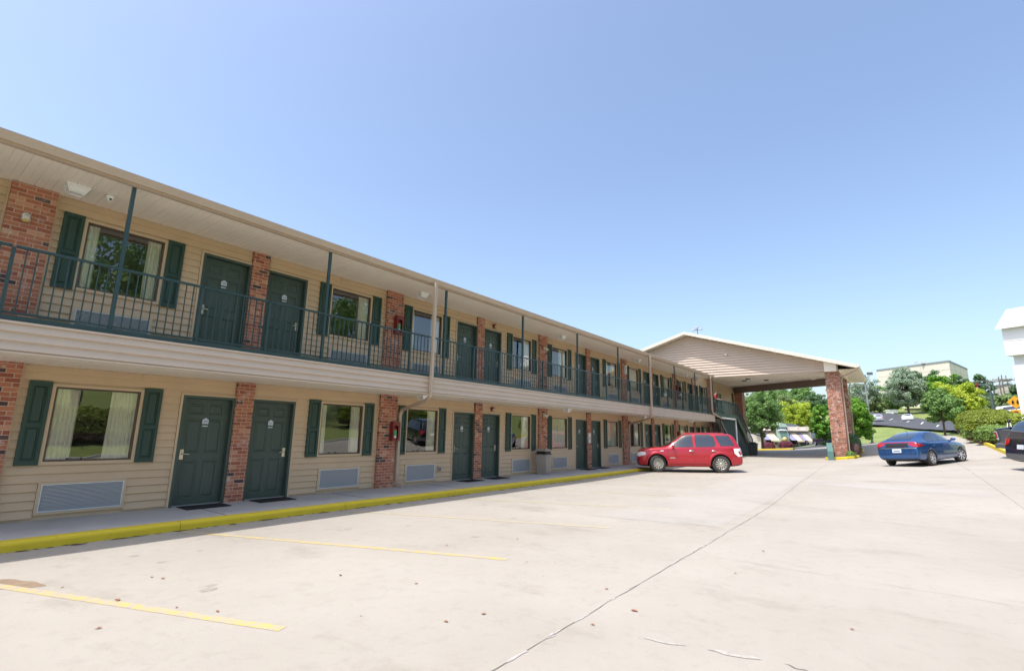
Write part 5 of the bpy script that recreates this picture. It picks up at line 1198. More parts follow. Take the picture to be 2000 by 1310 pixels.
# distant cars: a small shared hatch shape without boolean-heavy parts
def small_car(loc, ang, paint, label, suv=False):
    e = empty('distant_car', label=label, cat='car', matrix=ground_matrix(*loc, ang, 2.5, 1.4)); k = 1.18 if suv else 1
    st = [(2.2, .3, .7, .6, .5, .66), (1.9, .2, .84, .78, .7, .86), (1.0, .2, .88, .90, .7, .98), (.4, .2, .88, .92, .6, 1.36), (-.9, .2, .88, .95, .6, 1.42), (-1.5, .2, .87, .97, .6, 1.30 if not suv else 1.42), (-2.0 if not suv else -1.9, .25, .84, .97, .7, 1.02 if not suv else 1.3), (-2.25, .32, .78, .66, .66, .72)]
    st = [(a, b, c, d*k, f, g*k) for a, b, c, d, f, g in st]
    B = CarBody(st, [(1.35, .32), (-1.35, .32)], .32, .76, paint, sub=2); B.body(e)
    for sd in (1, -1):
        m = MB(); B.add(m, [(.62, .98*k), (.3, 1.28*k), (-1.2, 1.30*k), (-1.5, 1.0*k)], 'y', sd, .006, step=.2); m.build('side_window', 'car_glass', e)
        m = MB(); B.add(m, [(sd*.5, .72*k), (sd*.76, .72*k), (sd*.74, .90*k), (sd*.5, .90*k)], 'x', -1, .012, step=.2); m.build('tail_light', 'red_lens', e)
        m = MB(); B.add(m, [(sd*.44, .58*k), (sd*.74, .60*k), (sd*.70, .74*k), (sd*.46, .72*k)], 'x', 1, .012, step=.2); m.build('headlight', 'clear_lens', e)
        for wx in (1.35, -1.35): wheel(e, wx, sd*.76, .32, sd, 5, 0, 'fin_metal', .62, .2)
    m = MB(); B.add(m, [(-.55, 1.04*k), (.55, 1.04*k), (.48, 1.30*k), (-.48, 1.30*k)], 'x', -1, .008, step=.2); m.build('rear_window', 'car_glass', e)
    m = MB(); B.add(m, [(-.55, 1.02*k), (.55, 1.02*k), (.48, 1.30*k), (-.48, 1.30*k)], 'x', 1, .008, step=.2); m.build('windshield', 'car_glass', e)
x, y, z = at(1711, 818, 122); small_car((x, y), R(15), 'paint_silver', 'silver SUV driving up the far street behind the lamp pole', True)
x, y, z = at(1775, 820, 112); small_car((x, y), R(-4), 'paint_white', 'white saloon car driving up the middle of the far street')
x, y, z = at(1617, 873, 76); small_car((x, y), R(-150), 'paint_dark', 'dark blue car parked beside the cream bakery, partly behind the brick pillar', True)
x, y, z = at(1990, 806, 80); small_car((x, y), R(-80), 'paint_white', 'white van passing on the street below the yellow warning sign', True)

# ================================================================== PERSON on the landing
pe = empty('person', (36.6, 10.0, 3.05), R(-90), 'person in a dark red shirt leaning on the railing at the balcony end', 'person')
def skin_body(chains, name, m, parent, sub=2):
    """chains: list of lists of (key, (x,y,z), r); shared keys join"""
    idx = {}; vs = []; rs = []; es = []
    for ch in chains:
        prev = None
        for kk, p, r in ch:
            if kk not in idx: idx[kk] = len(vs); vs.append(p); rs.append(r)
            if prev is not None: es.append((prev, idx[kk]))
            prev = idx[kk]
    me = bpy.data.meshes.new(name); me.from_pydata(vs, es, []); o = bpy.data.objects.new(name, me); col.objects.link(o)
    sk = o.modifiers.new('k', 'SKIN'); sk.use_smooth_shade = True
    for i, r in enumerate(rs): me.skin_vertices[0].data[i].radius = (r, r) if not isinstance(r, tuple) else r
    me.skin_vertices[0].data[0].use_root = True
    s = o.modifiers.new('s', 'SUBSURF'); s.levels = sub; s.render_levels = sub
    bpy.context.view_layer.update(); me2 = bpy.data.meshes.new_from_object(o.evaluated_get(bpy.context.evaluated_depsgraph_get())); bpy.data.objects.remove(o)
    me2.name = name; me2.materials.clear(); me2.materials.append(MATS[m])
    for p in me2.polygons: p.use_smooth = True
    q = bpy.data.objects.new(name, me2); col.objects.link(q); q.parent = parent; return q
# local frame: x forward (towards the railing), y left, z up
ch = [[('pel', (0, 0, .95), (.15, .11)), ('wai', (.03, 0, 1.10), (.14, .10)), ('che', (.10, 0, 1.30), (.165, .115)), ('nb', (.17, 0, 1.46), .07), ('nk', (.20, 0, 1.52), .058), ('hd', (.23, 0, 1.60), (.078, .088)), ('ht', (.24, 0, 1.70), (.07, .08))]]
for s, n in ((1, 'l'), (-1, 'r')):
    ch.append([('che', (.10, 0, 1.30), .16), (n+'sh', (.14, s*.17, 1.40), .065), (n+'el', (.24, s*.25, 1.16), .046), (n+'wr', (.43, s*.12, 1.12), .030), (n+'pm', (.50, s*.08, 1.115), (.036, .02))])
    ch.append([('pel', (0, 0, .95), .15), (n+'hp', (0, s*.09, .88), .10), (n+'kn', (.02, s*.10, .48), .066), (n+'an', (-.03, s*.11, .09), .042), (n+'ft', (.10, s*.12, .04), (.045, .035)), (n+'to', (.18, s*.125, .03), (.035, .025))])
    for q in range(4):
        a = (q-1.5)*.016; ln = (.055, .065, .06, .048)[q]
        ch.append([(n+'pm', (.50, s*.08, 1.115), .03), ('%sf%d' % (n, q), (.535, s*.08+a, 1.115), .010), ('%sg%d' % (n, q), (.535+ln*.6, s*.08+a, 1.10), .009), ('%sh%d' % (n, q), (.535+ln*.8, s*.08+a, 1.075), .008)])
    ch.append([(n+'pm', (.50, s*.08, 1.115), .03), (n+'t1', (.49, s*.045, 1.105), .010), (n+'t2', (.52, s*.03, 1.09), .009)])
skin_body(ch, 'body', 'skin', pe, 2)
sh = [[('a', (0, 0, .96), (.165, .125)), ('b', (.03, 0, 1.10), (.16, .12)), ('c', (.10, 0, 1.30), (.185, .135)), ('d', (.155, 0, 1.44), (.10, .085))]]
for s, n in ((1, 'l'), (-1, 'r')): sh.append([('c', (.10, 0, 1.30), .18), (n+'1', (.14, s*.17, 1.395), .08), (n+'2', (.235, s*.245, 1.18), .062), (n+'3', (.30, s*.215, 1.15), .055)])
skin_body(sh, 'shirt', 'shirt_red', pe)
tr_ = [[('a', (0, 0, .97), (.16, .12)), ('b', (0, 0, .9), (.16, .12))]]
for s, n in ((1, 'l'), (-1, 'r')): tr_.append([('b', (0, 0, .9), .16), (n+'1', (0, s*.09, .82), .115), (n+'2', (.02, s*.10, .48), .085), (n+'3', (-.03, s*.11, .14), .07)])
skin_body(tr_, 'trousers', 'trousers', pe)
m = MB(); bm = bmesh.new(); bmesh.ops.create_icosphere(bm, subdivisions=3, radius=1); vv = []
for v in bm.verts: vv.append((.225+v.co.x*.098-(.02 if v.co.x > .3 and v.co.z < .2 else 0), v.co.y*.09, 1.675+max(v.co.z, -.55)*.095))
m.mesh(vv, [[v.index for v in f.verts] for f in bm.faces], None, True); bm.free(); h = m.build('hair', 'hair', pe)
m = MB(); m.mesh([(.30, 0, 1.645), (.335, 0, 1.612), (.305, .018, 1.61), (.305, -.018, 1.61), (.30, 0, 1.60)], [(0, 1, 2), (0, 3, 1), (1, 4, 2), (1, 3, 4)]); m.build('nose', 'skin', pe)
for s in (1, -1):
    m = MB(); m.lathe([(0, 0), (.010, .0), (.008, .006), (0, .008)], (.301, s*.03, 1.645), (1, 0, 0), 'ink', 8); m.build('eye', 'ink', pe)
    m = MB(); m.lathe([(0, 0), (.026, .0), (.02, .016), (0, .018)], (.22, s*.078, 1.63), (0, s, 0), None, 10); m.build('ear', 'skin', pe)
m = MB(); m.box(.296, .304, -.022, .022, 1.575, 1.582); m.build('mouth', 'red_box', pe)

# ================================================================== STREET, PLANTING, BACKGROUND
near = [at(x, y, d)[:2] for x, y, d in ((1640, 828, 108), (1700, 833, 97), (1760, 836, 88), (1820, 841, 76), (1850, 846, 66), (1872, 849, 58))]
far = [at(x, y, d)[:2] for x, y, d in ((1640, 806, 158), (1700, 808, 150), (1760, 812, 142), (1800, 816, 128), (1850, 826, 104), (1895, 842, 72))]
ruled('street', dense(near, 3), dense(far, 3), 'asphalt', 40, .22)
s2 = [at(x, y, d)[:2] for x, y, d in ((1872, 849, 58), (1895, 842, 72), (2060, 838, 84), (2200, 838, 90))]
ruled('street', dense([at(1872, 849, 58)[:2], (62, -9), (64, -16), (66, -40)], 3), dense([at(1895, 842, 72)[:2], (76, -14), (78, -20), (80, -40)], 3), 'asphalt', 14, .20)
def street_mark(px, py, qx, qy, d):
    a = at(px, py, d)[:2]; b = at(qx, qy, d*1.035)[:2]; strip_line(a, b, .16, 'white_line', 'lane_marking', .25, 8)
for px, py, qx, qy, d in ((1718, 818, 1724, 816, 128), (1737, 821, 1744, 818, 124), (1760, 821, 1766, 817, 118), (1783, 823, 1789, 820, 112), (1808, 824, 1813, 821, 104), (1704, 825, 1708, 823, 112), (1722, 828, 1729, 825, 108), (1746, 830, 1752, 826, 102), (1772, 832, 1778, 827, 94), (1800, 835, 1804, 829, 88), (1830, 836, 1833, 830, 80)): street_mark(px, py, qx, qy, d)
kerb_loop([at(x, y, d)[:2] for x, y, d in ((1890, 846, 60), (1878, 846, 53), (1886, 849, 50), (1905, 856, 44), (1925, 863, 39), (1950, 869, 35), (1975, 872, 32), (2010, 874, 29))][::-1], False, 'yellow_kerb', 'kerb', .14)
kerb_loop([at(x, y, d)[:2] for x, y, d in ((2010, 874, 29), (2060, 880, 26))]+[(22, ylow(22)), (-24, ylow(0))], False, 'walk_concrete', 'kerb', .14)
kerb_loop([(49, 16), (52.5, 12), (54, 8.6), (52.5, 7.6)], False, 'yellow_kerb', 'kerb', .14)
ruled('asphalt_yard', [(x, -0) for x in (0,)]+[(58, 5)], [(58, 30)]+[(110, 34)], 'asphalt', 3, .0) if False else None
ruled('store_yard', [(57.2, y) for y in range(4, 26)], [(100, 6+(y-4)*1.6) for y in range(4, 26)], 'asphalt', 30, .0)

LEAFQ = {}
def crown_mesh(name, lm, rx, rz, nclump, nleaf, leaf, seed, shape='round', zc=0, twigs=True, hollow=.45):
    r = np.random.default_rng(seed); C = []
    while len(C) < nclump:
        p = r.normal(size=3); p /= np.linalg.norm(p); q = r.uniform(hollow, 1)**.6
        a = 1+.16*math.sin(3*math.atan2(p[1], p[0])+seed)+.12*math.sin(5*p[2]*2+seed*2)+r.normal()*.11
        if shape == 'cone':
            t = r.uniform(0, 1)**.8; th = r.uniform(0, 6.283); rad = (1-t)*.95+.10; C.append(np.array([math.cos(th)*rad*rx*math.sqrt(r.uniform(.3, 1)), math.sin(th)*rad*rx*math.sqrt(r.uniform(.3, 1)), (t*2-1)*rz])); continue
        if shape == 'box': 
            p = r.uniform(-1, 1, 3); k = np.argmax(np.abs(p)); p[k] = np.sign(p[k])*(1-.06*r.random()) ; C.append(p*np.array([rx, 1, rz])); continue
        if p[2] < -.35 and shape == 'round' and r.random() < .4: continue
        C.append(p*q*a*np.array([rx, rx, rz]))
    C = np.array(C); n = nclump*nleaf
    nleaf = int(nleaf*1.25); n = nclump*nleaf; leaf = leaf*.82; cr = .24*rx*r.uniform(.4, 1.5, nclump)
    ctr = np.repeat(C, nleaf, 0); off = r.normal(size=(n, 3)); off /= np.linalg.norm(off, axis=1)[:, None]; off *= (r.random(n)**.45)[:, None]*np.repeat(cr, nleaf)[:, None]; off[:, 2] *= .75
    P = ctr+off; P[:, 2] += zc
    nrm = off/np.maximum(np.linalg.norm(off, axis=1), 1e-6)[:, None]+r.normal(size=(n, 3))*.6+np.array([0, 0, .35]); nrm /= np.linalg.norm(nrm, axis=1)[:, None]
    u = np.cross(nrm, r.normal(size=(n, 3))); u /= np.maximum(np.linalg.norm(u, axis=1), 1e-6)[:, None]; v = np.cross(nrm, u)
    s = (leaf*r.uniform(.6, 1.35, n))[:, None]
    V = np.stack([P-u*s*.5, P-v*s*.32+nrm*s*.08, P+u*s*.5, P+v*s*.32+nrm*s*.08], 1).reshape(-1, 3); F = np.arange(n*4).reshape(-1, 4)
    me = bpy.data.meshes.new(name); me.vertices.add(len(V)); me.vertices.foreach_set('co', V.ravel()); me.loops.add(n*4); me.loops.foreach_set('vertex_index', F.ravel()); me.polygons.add(n); me.polygons.foreach_set('loop_start', np.arange(n)*4); me.polygons.foreach_set('loop_total', np.full(n, 4)); me.update(); me.validate()
    me.materials.append(MATS[lm]); return me, C
def tree(name, x, y, h, rx, lm, label, group=None, trunk=.3, nclump=110, nleaf=110, leaf=.2, seed=1, shape='round', rzf=None, z0=None, hollow=.45, bark='bark', ry=None):
    """h total height, trunk = share of the height below the crown"""
    z = g1(x, y) if z0 is None else z0; e = empty(name, (x, y, z), 0, label, 'tree' if 'tree' in name else 'shrub', group)
    cz0 = h*trunk; rz = (h-cz0)/2; zc = cz0+rz
    me, C = crown_mesh('crown', lm, rx, rz, nclump, nleaf, leaf, seed, shape, zc, hollow=hollow); o = bpy.data.objects.new('crown', me); col.objects.link(o); o.parent = e
    if ry: o.scale = (1, ry, 1)
    r = random.Random(seed); m = MB(); tr = max(.05, h*.022); top = (r.uniform(-.1, .1)*rx, r.uniform(-.1, .1)*rx, zc+rz*.5)
    m.tube([(0, 0, -.3), (r.uniform(-.05, .05)*h*.3, 0, cz0*.6), (top[0]*.5, top[1]*.5, zc-rz*.3), top], [tr*1.3, tr, tr*.7, tr*.25], None, 8)
    idx = list(range(len(C))); r.shuffle(idx)
    for i in idx[:14 if nclump > 60 else 6]:
        c = C[i]; t = r.uniform(.0, .6); st_ = (top[0]*.5*t, top[1]*.5*t, cz0*.8+(zc-cz0*.8)*t); mid = ((st_[0]+c[0])*.5, (st_[1]+c[1])*.5*(ry or 1), (st_[2]+c[2]+zc)*.5-.1*rz)
        m.tube([st_, mid, (c[0]*.92, c[1]*.92*(ry or 1), c[2]+zc)], [tr*.5, tr*.3, tr*.1], None, 5, caps=False)
    m.build('trunk', bark, e); return e
def tree_px(name, x, y0, y1, d, wpx, lm, label, **k):
    """tree standing at column x, foot row y0 (0 = on the ground), crown top row y1, crown width in px"""
    X, Y, _ = at(x, y1+35, d); zg = g1(X, Y); zt = at(x, y1, d)[2]; dep = float(np.dot(np.array([X, Y, zt-EYE]), F_)); return tree(name, X, Y, (zt-zg)*.93, wpx/2*dep/FPX*.86, lm, label, **k)
BG = 'trees beyond the canopy and along the far street'
tree_px('maple_tree', 1484, 0, 762, 62, 84, 'leaf_green', 'round green maple just right of the staircase, dark trunk beside the bakery', trunk=.25, nclump=130, nleaf=150, leaf=.20, seed=3)
tree_px('tree', 1665, 0, 772, 54, 66, 'leaf_bright', 'dense bright green tree directly right of the canopy pillars, beside the lamp pole', trunk=.06, nclump=190, nleaf=170, leaf=.20, seed=5, hollow=.3)
tree_px('tree', 1608, 0, 786, 66, 50, 'leaf_bright', 'bright green tree left of the front canopy pillar, above the dark blue car', trunk=.1, nclump=110, nleaf=120, leaf=.22, seed=6)
tree_px('tree', 1556, 0, 779, 100, 62, 'leaf_yellow', 'yellow-green tree rising behind the flat roof of the bakery', trunk=.15, nclump=110, nleaf=120, leaf=.3, seed=7)
tree_px('tree', 1505, 0, 752, 118, 90, 'leaf_green', 'large green tree behind the bakery, its crown touching the maple', trunk=.12, nclump=130, nleaf=130, leaf=.36, seed=8, group=None)
tree_px('tree', 1562, 0, 754, 134, 76, 'leaf_green', 'wide green tree under the rear canopy beam, behind the yellow-green one', trunk=.12, nclump=110, nleaf=120, leaf=.4, seed=9)
tree_px('tree', 1594, 0, 765, 128, 50, 'leaf_dark', 'dark green tree in the gap left of the front brick pillar top', trunk=.3, nclump=80, nleaf=100, leaf=.36, seed=10)
tree_px('tree', 1462, 0, 762, 104, 66, 'leaf_olive', 'olive green tree partly hidden behind the staircase and maple', trunk=.1, nclump=90, nleaf=110, leaf=.34, seed=11)
tree_px('tree', 1538, 0, 768, 112, 60, 'leaf_olive', 'olive tree behind the bakery roof, left of the yellow-green tree', trunk=.1, nclump=90, nleaf=110, leaf=.34, seed=12)
tree_px('tree', 1684, 0, 738, 150, 60, 'leaf_silver', 'grey-green tree top rising behind the upper part of the lamp pole', trunk=.15, nclump=70, nleaf=90, leaf=.4, seed=13)
tree_px('tree', 1646, 0, 748, 158, 60, 'leaf_dark', 'dark tree top just right of the rear canopy pillar', trunk=.15, nclump=80, nleaf=90, leaf=.4, seed=14)
tree_px('tree', 1716, 0, 758, 165, 58, 'leaf_green', 'low green tree at the left corner of the big cream building', trunk=.1, nclump=80, nleaf=90, leaf=.45, seed=15)
tree_px('tree', 1708, 0, 776, 152, 46, 'leaf_olive', 'small olive tree above the silver SUV on the far street', trunk=.15, nclump=70, nleaf=90, leaf=.4, seed=16)
tree_px('tree', 1742, 0, 772, 160, 60, 'leaf_green', 'green tree over the white trailer by the far street', trunk=.2, nclump=80, nleaf=100, leaf=.42, seed=17)
tree_px('tree', 1768, 0, 720, 152, 78, 'leaf_silver', 'largest silvery green tree in front of the big cream building', trunk=.16, nclump=150, nleaf=140, leaf=.45, seed=18)
tree_px('tree', 1806, 0, 720, 158, 60, 'leaf_dark', 'dark grey-green tree right of the silvery one before the cream building', trunk=.16, nclump=120, nleaf=120, leaf=.45, seed=19)
tree_px('tree', 1842, 0, 721, 150, 50, 'leaf_bright', 'pointed mid green tree before the right corner of the cream building', trunk=.16, nclump=100, nleaf=110, leaf=.42, seed=20)
tree_px('pine_tree', 1838, 0, 760, 57, 66, 'leaf_green', 'feathery pine with a bare dark trunk behind the blue car, beside the street', trunk=.34, nclump=120, nleaf=130, leaf=.2, seed=21)
tree_px('tree', 1877, 0, 745, 61, 78, 'leaf_yellow', 'bright yellow-green tree between the pine and the traffic signal', trunk=.12, nclump=230, nleaf=150, leaf=.2, seed=22, hollow=.3)
tree_px('tree', 1884, 0, 728, 128, 40, 'leaf_dark', 'dark round tree top just right of the big cream building', trunk=.2, nclump=80, nleaf=90, leaf=.36, seed=23)
tree_px('tree', 1914, 0, 731, 124, 44, 'leaf_dark', 'dark tree behind the traffic signal arm', trunk=.2, nclump=80, nleaf=90, leaf=.36, seed=24)
tree_px('tree', 1926, 0, 770, 84, 48, 'leaf_olive', 'olive shrub-like tree left of the traffic signal mast', trunk=.1, nclump=90, nleaf=100, leaf=.26, seed=25)
tree_px('tree', 1960, 0, 768, 88, 52, 'leaf_olive', 'olive tree between the signal mast and the yellow sign', trunk=.1, nclump=90, nleaf=100, leaf=.28, seed=26)
tree_px('tree', 1994, 0, 746, 96, 40, 'leaf_dark', 'dark tree at the right edge beside the white sign pylon', trunk=.15, nclump=70, nleaf=90, leaf=.28, seed=27)
for i, (px, yt, d, w_) in enumerate(((1440, 790, 150, 60), (1610, 790, 175, 60), (1640, 790, 130, 40), (1730, 790, 190, 50), (1860, 790, 100, 50), (1905, 780, 95, 40), (1520, 770, 170, 80))):
    tree_px('tree', px, 0, yt, d, w_, ('leaf_green', 'leaf_olive', 'leaf_dark')[i % 3], ['green tree far behind the staircase railings', 'low green trees showing just left of the front pillar base on the hill', 'small tree between the two canopy pillars', 'faint low tree between trailer and cream building', 'low tree under the yellow-green crown beside the pine', 'low olive tree at the foot of the yellow-green tree', 'farthest green tree seen above the bakery roof'][i], trunk=.1, nclump=60, nleaf=80, leaf=.4, seed=40+i)
# trees and hedge across the lot, seen in the window panes
for i, (x, y, h, r_) in enumerate(((8, -17, 13, 5.2), (19, -19, 13.5, 5.4), (29.5, -20, 12, 4.6), (-4, -19, 12, 4.8))):
    tree('tree', x, y, h, r_, 'leaf_green', ['tall green tree across the lot, mirrored in the first upper window', 'tall green tree across the lot, mirrored in the second upper window', 'green tree across the lot, mirrored in the third upper window', 'green tree behind the camera, at the left end of the lawn'][i], trunk=.22, nclump=130, nleaf=110, leaf=.32, seed=60+i, z0=g1(x, y))
def hedge(name, x, y, rx, ry, h, ang, lm, label, nclump=260, nleaf=90, leaf=.07, seed=1, skirt='leaf_twig', z0=None):
    e = empty(name, (x, y, g1(x, y) if z0 is None else z0), ang, label, 'hedge' if 'hedge' in name else 'shrub'); r = np.random.default_rng(seed); n = nclump*nleaf
    for part_, zlo, mt_, cnt in (('foliage', .18, lm, n), ('twigs', 0.0, skirt, n//4)):
        if mt_ is None: continue
        th = r.uniform(0, 6.283, cnt); cz = r.uniform(zlo if part_ == 'foliage' else -.0, 1 if part_ == 'foliage' else .5, cnt); rho = np.sqrt(np.clip(1-cz**4, 0, 1)); top = r.random(cnt) < .5
        rho = np.where(top & (part_ == 'foliage'), np.sqrt(r.random(cnt)), rho); cz = np.where(top & (part_ == 'foliage'), np.clip(1-rho**4, .2, 1)**.25, cz)
        wob = 1+.05*np.sin(th*4+seed)+.03*np.sin(th*9+cz*5)
        shrink = 1 if part_ == 'foliage' else .93
        P = np.stack([np.cos(th)*rho*rx*wob*shrink, np.sin(th)*rho*ry*wob*shrink, cz*h*(1+.04*np.sin(th*5+rho*6))], 1)+r.normal(size=(cnt, 3))*.045
        nr_ = P/np.array([rx, ry, h])**2+r.normal(size=(cnt, 3))*.5; nr_ /= np.linalg.norm(nr_, axis=1)[:, None]; u = np.cross(nr_, r.normal(size=(cnt, 3))); u /= np.linalg.norm(u, axis=1)[:, None]; v = np.cross(nr_, u); s = (leaf*r.uniform(.6, 1.4, cnt))[:, None]
        V = np.stack([P-u*s, P-v*s*.6, P+u*s, P+v*s*.6], 1).reshape(-1, 3)
        me = bpy.data.meshes.new(part_); me.from_pydata(V.tolist(), [], np.arange(cnt*4).reshape(-1, 4).tolist()); me.materials.append(MATS[mt_]); o = bpy.data.objects.new(part_, me); col.objects.link(o); o.parent = e
    # dark woody inside
    m = MB(); V = []; F = []
    for j, (k, zz) in enumerate(((.80, 0), (.86, .35), (.84, .7), (.6, .88), (0.01, .92))):
        for i in range(20): a = 2*math.pi*i/20; V.append((math.cos(a)*rx*k, math.sin(a)*ry*k, zz*h))
    F = [(j*20+i, j*20+(i+1) % 20, (j+1)*20+(i+1) % 20, (j+1)*20+i) for j in range(4) for i in range(20)]
    m.mesh(V, F, None, True); m.build('branches', 'bark', e); return e
# large clipped hedges on the right
def mid(px, py, d): return at(px, py, d)[:2]
a = mid(1910, 835, 53); b = mid(1950, 835, 47); c = ((a[0]+b[0])/2, (a[1]+b[1])/2); L = math.dist(a, b)
ZH = lambda px, py, d: at(px, py, d)[2]
hz0 = ZH(1925, 842, 50); hedge('hedge', c[0], c[1], L/2+.6, 1.5, ZH(1935, 801, 50)-hz0, math.atan2(b[1]-a[1], b[0]-a[0]), 'leaf_hedge', 'large clipped lens-shaped hedge beyond the curved yellow kerb', 480, 110, .05, 3, z0=hz0-.1)
c = mid(1998, 840, 42); hedge('hedge', c[0], c[1], 2.6, 1.8, ZH(1990, 809, 42)-ZH(1996, 846, 42), R(-60), 'leaf_hedge', 'reddish-sided clipped hedge behind the black SUV roof', 260, 90, .055, 4, z0=ZH(1996, 848, 42))
c = mid(1940, 852, 42.5); hedge('juniper_shrub', c[0], c[1], 2.0, 1.1, ZH(1945, 828, 42.5)-ZH(1940, 855, 42.5), R(-20), 'leaf_juniper', 'low spreading light green juniper in front of the big hedge', 220, 90, .06, 5, z0=ZH(1940, 858, 42.5))
c = mid(1948, 860, 39.5); hedge('juniper_shrub', c[0], c[1], 1.6, .8, .85, R(-15), 'leaf_juniper', 'low juniper right at the yellow kerb behind the pickup', 140, 90, .06, 6)
c = mid(1912, 852, 48); hedge('juniper_shrub', c[0], c[1], 2.0, .8, .75, R(-10), 'leaf_juniper', 'lowest juniper at the left tip of the hedge bed', 100, 90, .06, 7)
hedge('hedge', 10, -14.2, 9.5, 1.5, 1.6, 0, 'leaf_hedge', 'long clipped hedge across the lot, mirrored in the ground-floor windows', 500, 90, .09, 8)
hedge('hedge', 29, -14.0, 5, 1.5, 1.6, 0, 'leaf_hedge', 'second clipped hedge across the lot, right of the long one', 260, 90, .09, 9)
# island planting
hedge('island_hedge', 41.2, 2.42, 1.0, .5, 1.3, 0, 'leaf_dark', 'dark green clipped shrub between the two canopy pillars', 120, 80, .05, 11, None)
hedge('bare_shrub', 39.6, 2.22, .45, .33, .8, 0, 'leaf_twig', 'brown twiggy shrub at the right foot of the front pillar', 60, 60, .04, 12, None)
hedge('small_shrub', 38.0, 2.35, .3, .25, .38, 0, 'leaf_green', 'tiny green plant before the front brick pillar', 24, 50, .035, 13, None)

# lamp pole
x, y, _ = at(1704, 864, 55); zt = at(1690, 735, 55)[2]; zg = g1(x, y); e = empty('lamp_pole', (x, y, zg), 0, 'tall slim grey floodlight pole at the edge of the grass, right of the canopy', 'lamp post'); m = MB(); m.tube([(0, 0, 0), (0, 0, zt-zg)], [.10, .06], None, 10); m.box(-.2, .2, -.2, .2, -.1, .05, 'walk_concrete'); m.build('pole', 'steel_pole', e)
for dy, rz_ in ((.12, .5), (-.42, -.25)):
    m = MB(); m.box(-.25, .25, dy-.22, dy+.22, zt-zg-.08+(.22 if dy < 0 else 0), zt-zg+.12+(.22 if dy < 0 else 0)); m.tube([(0, 0, zt-zg-.1), (0, dy, zt-zg)], .03); m.build('lamp_head', 'grey_bumper', e)
# store
def at_store(px, d=84): return at(px, 850, d)[:2]
sa = Vector(at(1470, 850, 84)[:2]); sb = Vector(at(1584, 850, 86)[:2]); sd_ = (sb-sa).normalized(); sn = Vector((sd_.y, -sd_.x)); 
if sn.x > 0: sn = -sn
zs0 = g1(*((sa+sb)/2)); Ls = (sb-sa).length
sang = math.atan2(sd_.y, sd_.x); store = empty('bakery', (sa.x, sa.y, zs0), sang, 'small cream bakery cafe with slanted awnings and a green entrance tower', 'shop')
# local: x along the front, +y towards or away
away = 1 if (Matrix.Rotation(sang, 2) @ Vector((0, 1))).dot(Vector((1, 0))) > 0 else -1
def sz(py): return at(1530, py, 85)[2]-zs0
def spx(px): return (Vector(at(px, 850, 85)[:2])-sa).dot(sd_)
def sbox(mb, p0, p1, d0, d1, y0, y1, m=None): mb.box(spx(p0), spx(p1), away*d0, away*d1, sz(y0), sz(y1), m)
def sp(mb, n, m_): return mb.build(n, m_, store)
H1 = sz(832)
m = MB(); m.box(0, Ls, 0, away*14, -.6, sz(840)); sp(m, 'wall', 'store_stone')
m = MB(); sbox(m, 1470, 1584, -.25, 14.2, 840, 832.5); sbox(m, 1470, 1584, -.5, -.25, 841, 839); 
for px in (1508, 1538, 1558, 1576): sbox(m, px, px+2.5, -.45, -.25, 839, 832)
sp(m, 'parapet', 'store_wall')
m = MB()
for k in range(60): px = 1471+k*1.9; sbox(m, px, px+.8, -.14, 0, 844.5, 841.5)
sp(m, 'cornice_dentils', 'taupe')
m = MB(); n = 16; x0, x1 = spx(1512), spx(1573); zb, zt_ = sz(833), sz(825.5)
prof = [(x0+(x1-x0)*i/n, zb+(zt_-zb)*math.sqrt(max(0, 1-((i/n-.40)/.62)**2)) if i < n else zb) for i in range(n+1)]; prof[0] = (x0, zb+(zt_-zb)*.6)
m.prism([(x, away*1.5, z) for x, z in [(x0, zb-.2)]+prof+[(x1, zb-.2)]], (0, away*9, 0)); sp(m, 'barrel_roof', 'store_roof')
m = MB(); m.prism([(x, away*(-.9), z) for x, z in [(spx(1516.5), -.6), (spx(1539), -.6), (spx(1536), sz(832)), (spx(1533), sz(828)), (spx(1526), sz(826)), (spx(1517), sz(828)), (spx(1513), sz(832))]], (0, away*2, 0)); sp(m, 'entrance_tower', 'store_green')
m = MB(); m.prism([(x, away*(-.93), z) for x, z in [(spx(1524), sz(864)), (spx(1537), sz(862)), (spx(1534), sz(838)), (spx(1518), sz(840))]], (0, away*.03, 0)); sp(m, 'sign_panel', 'store_green_dark')
m = MB(); cxs, czs = spx(1526.5), sz(865); m.lathe([(0, .03), (spx(1532)-cxs, .03), (spx(1532)-cxs, 0), (0, 0)], (cxs, away*-.97, czs), (0, -away, 0), None, 24); m.lathe([(0, .05), (.35, .05), (.3, .0)], (cxs+.1, away*-.99, czs+.55), (0, -away, 0), None, 16); sp(m, 'round_emblem', 'bread')
m = MB(); m.lathe([(0, .04), (1, .04), (1, 0)], (0, 0, 0), (0, -1, 0), None, 24); o = sp(m, 'oval_sign', 'plate_white'); o.location = (spx(1525.5), away*-.95, sz(840.8)); o.scale = (.66, 1, .20)
def stext(t, px, py, size, mm, width, off=-1.0):
    right = (away, 0, 0) if away == 1 else (1, 0, 0)
    fr_ = facing((spx(px), away*off, sz(py)), (1, 0, 0) if away > 0 else (-1, 0, 0), (0, 0, 1)); return text_part(t, size, 'sign_lettering', mm, store, fr_, .02, width)
stext('Panera', 1525, 835.5, .8, 'ink', 1.35, -.95); stext('BREAD', 1525.5, 841, .26, 'ink', .8, -1.02)
for (a, b) in ((1491, 1498.5), (1545, 1551), (1567, 1574)): pass
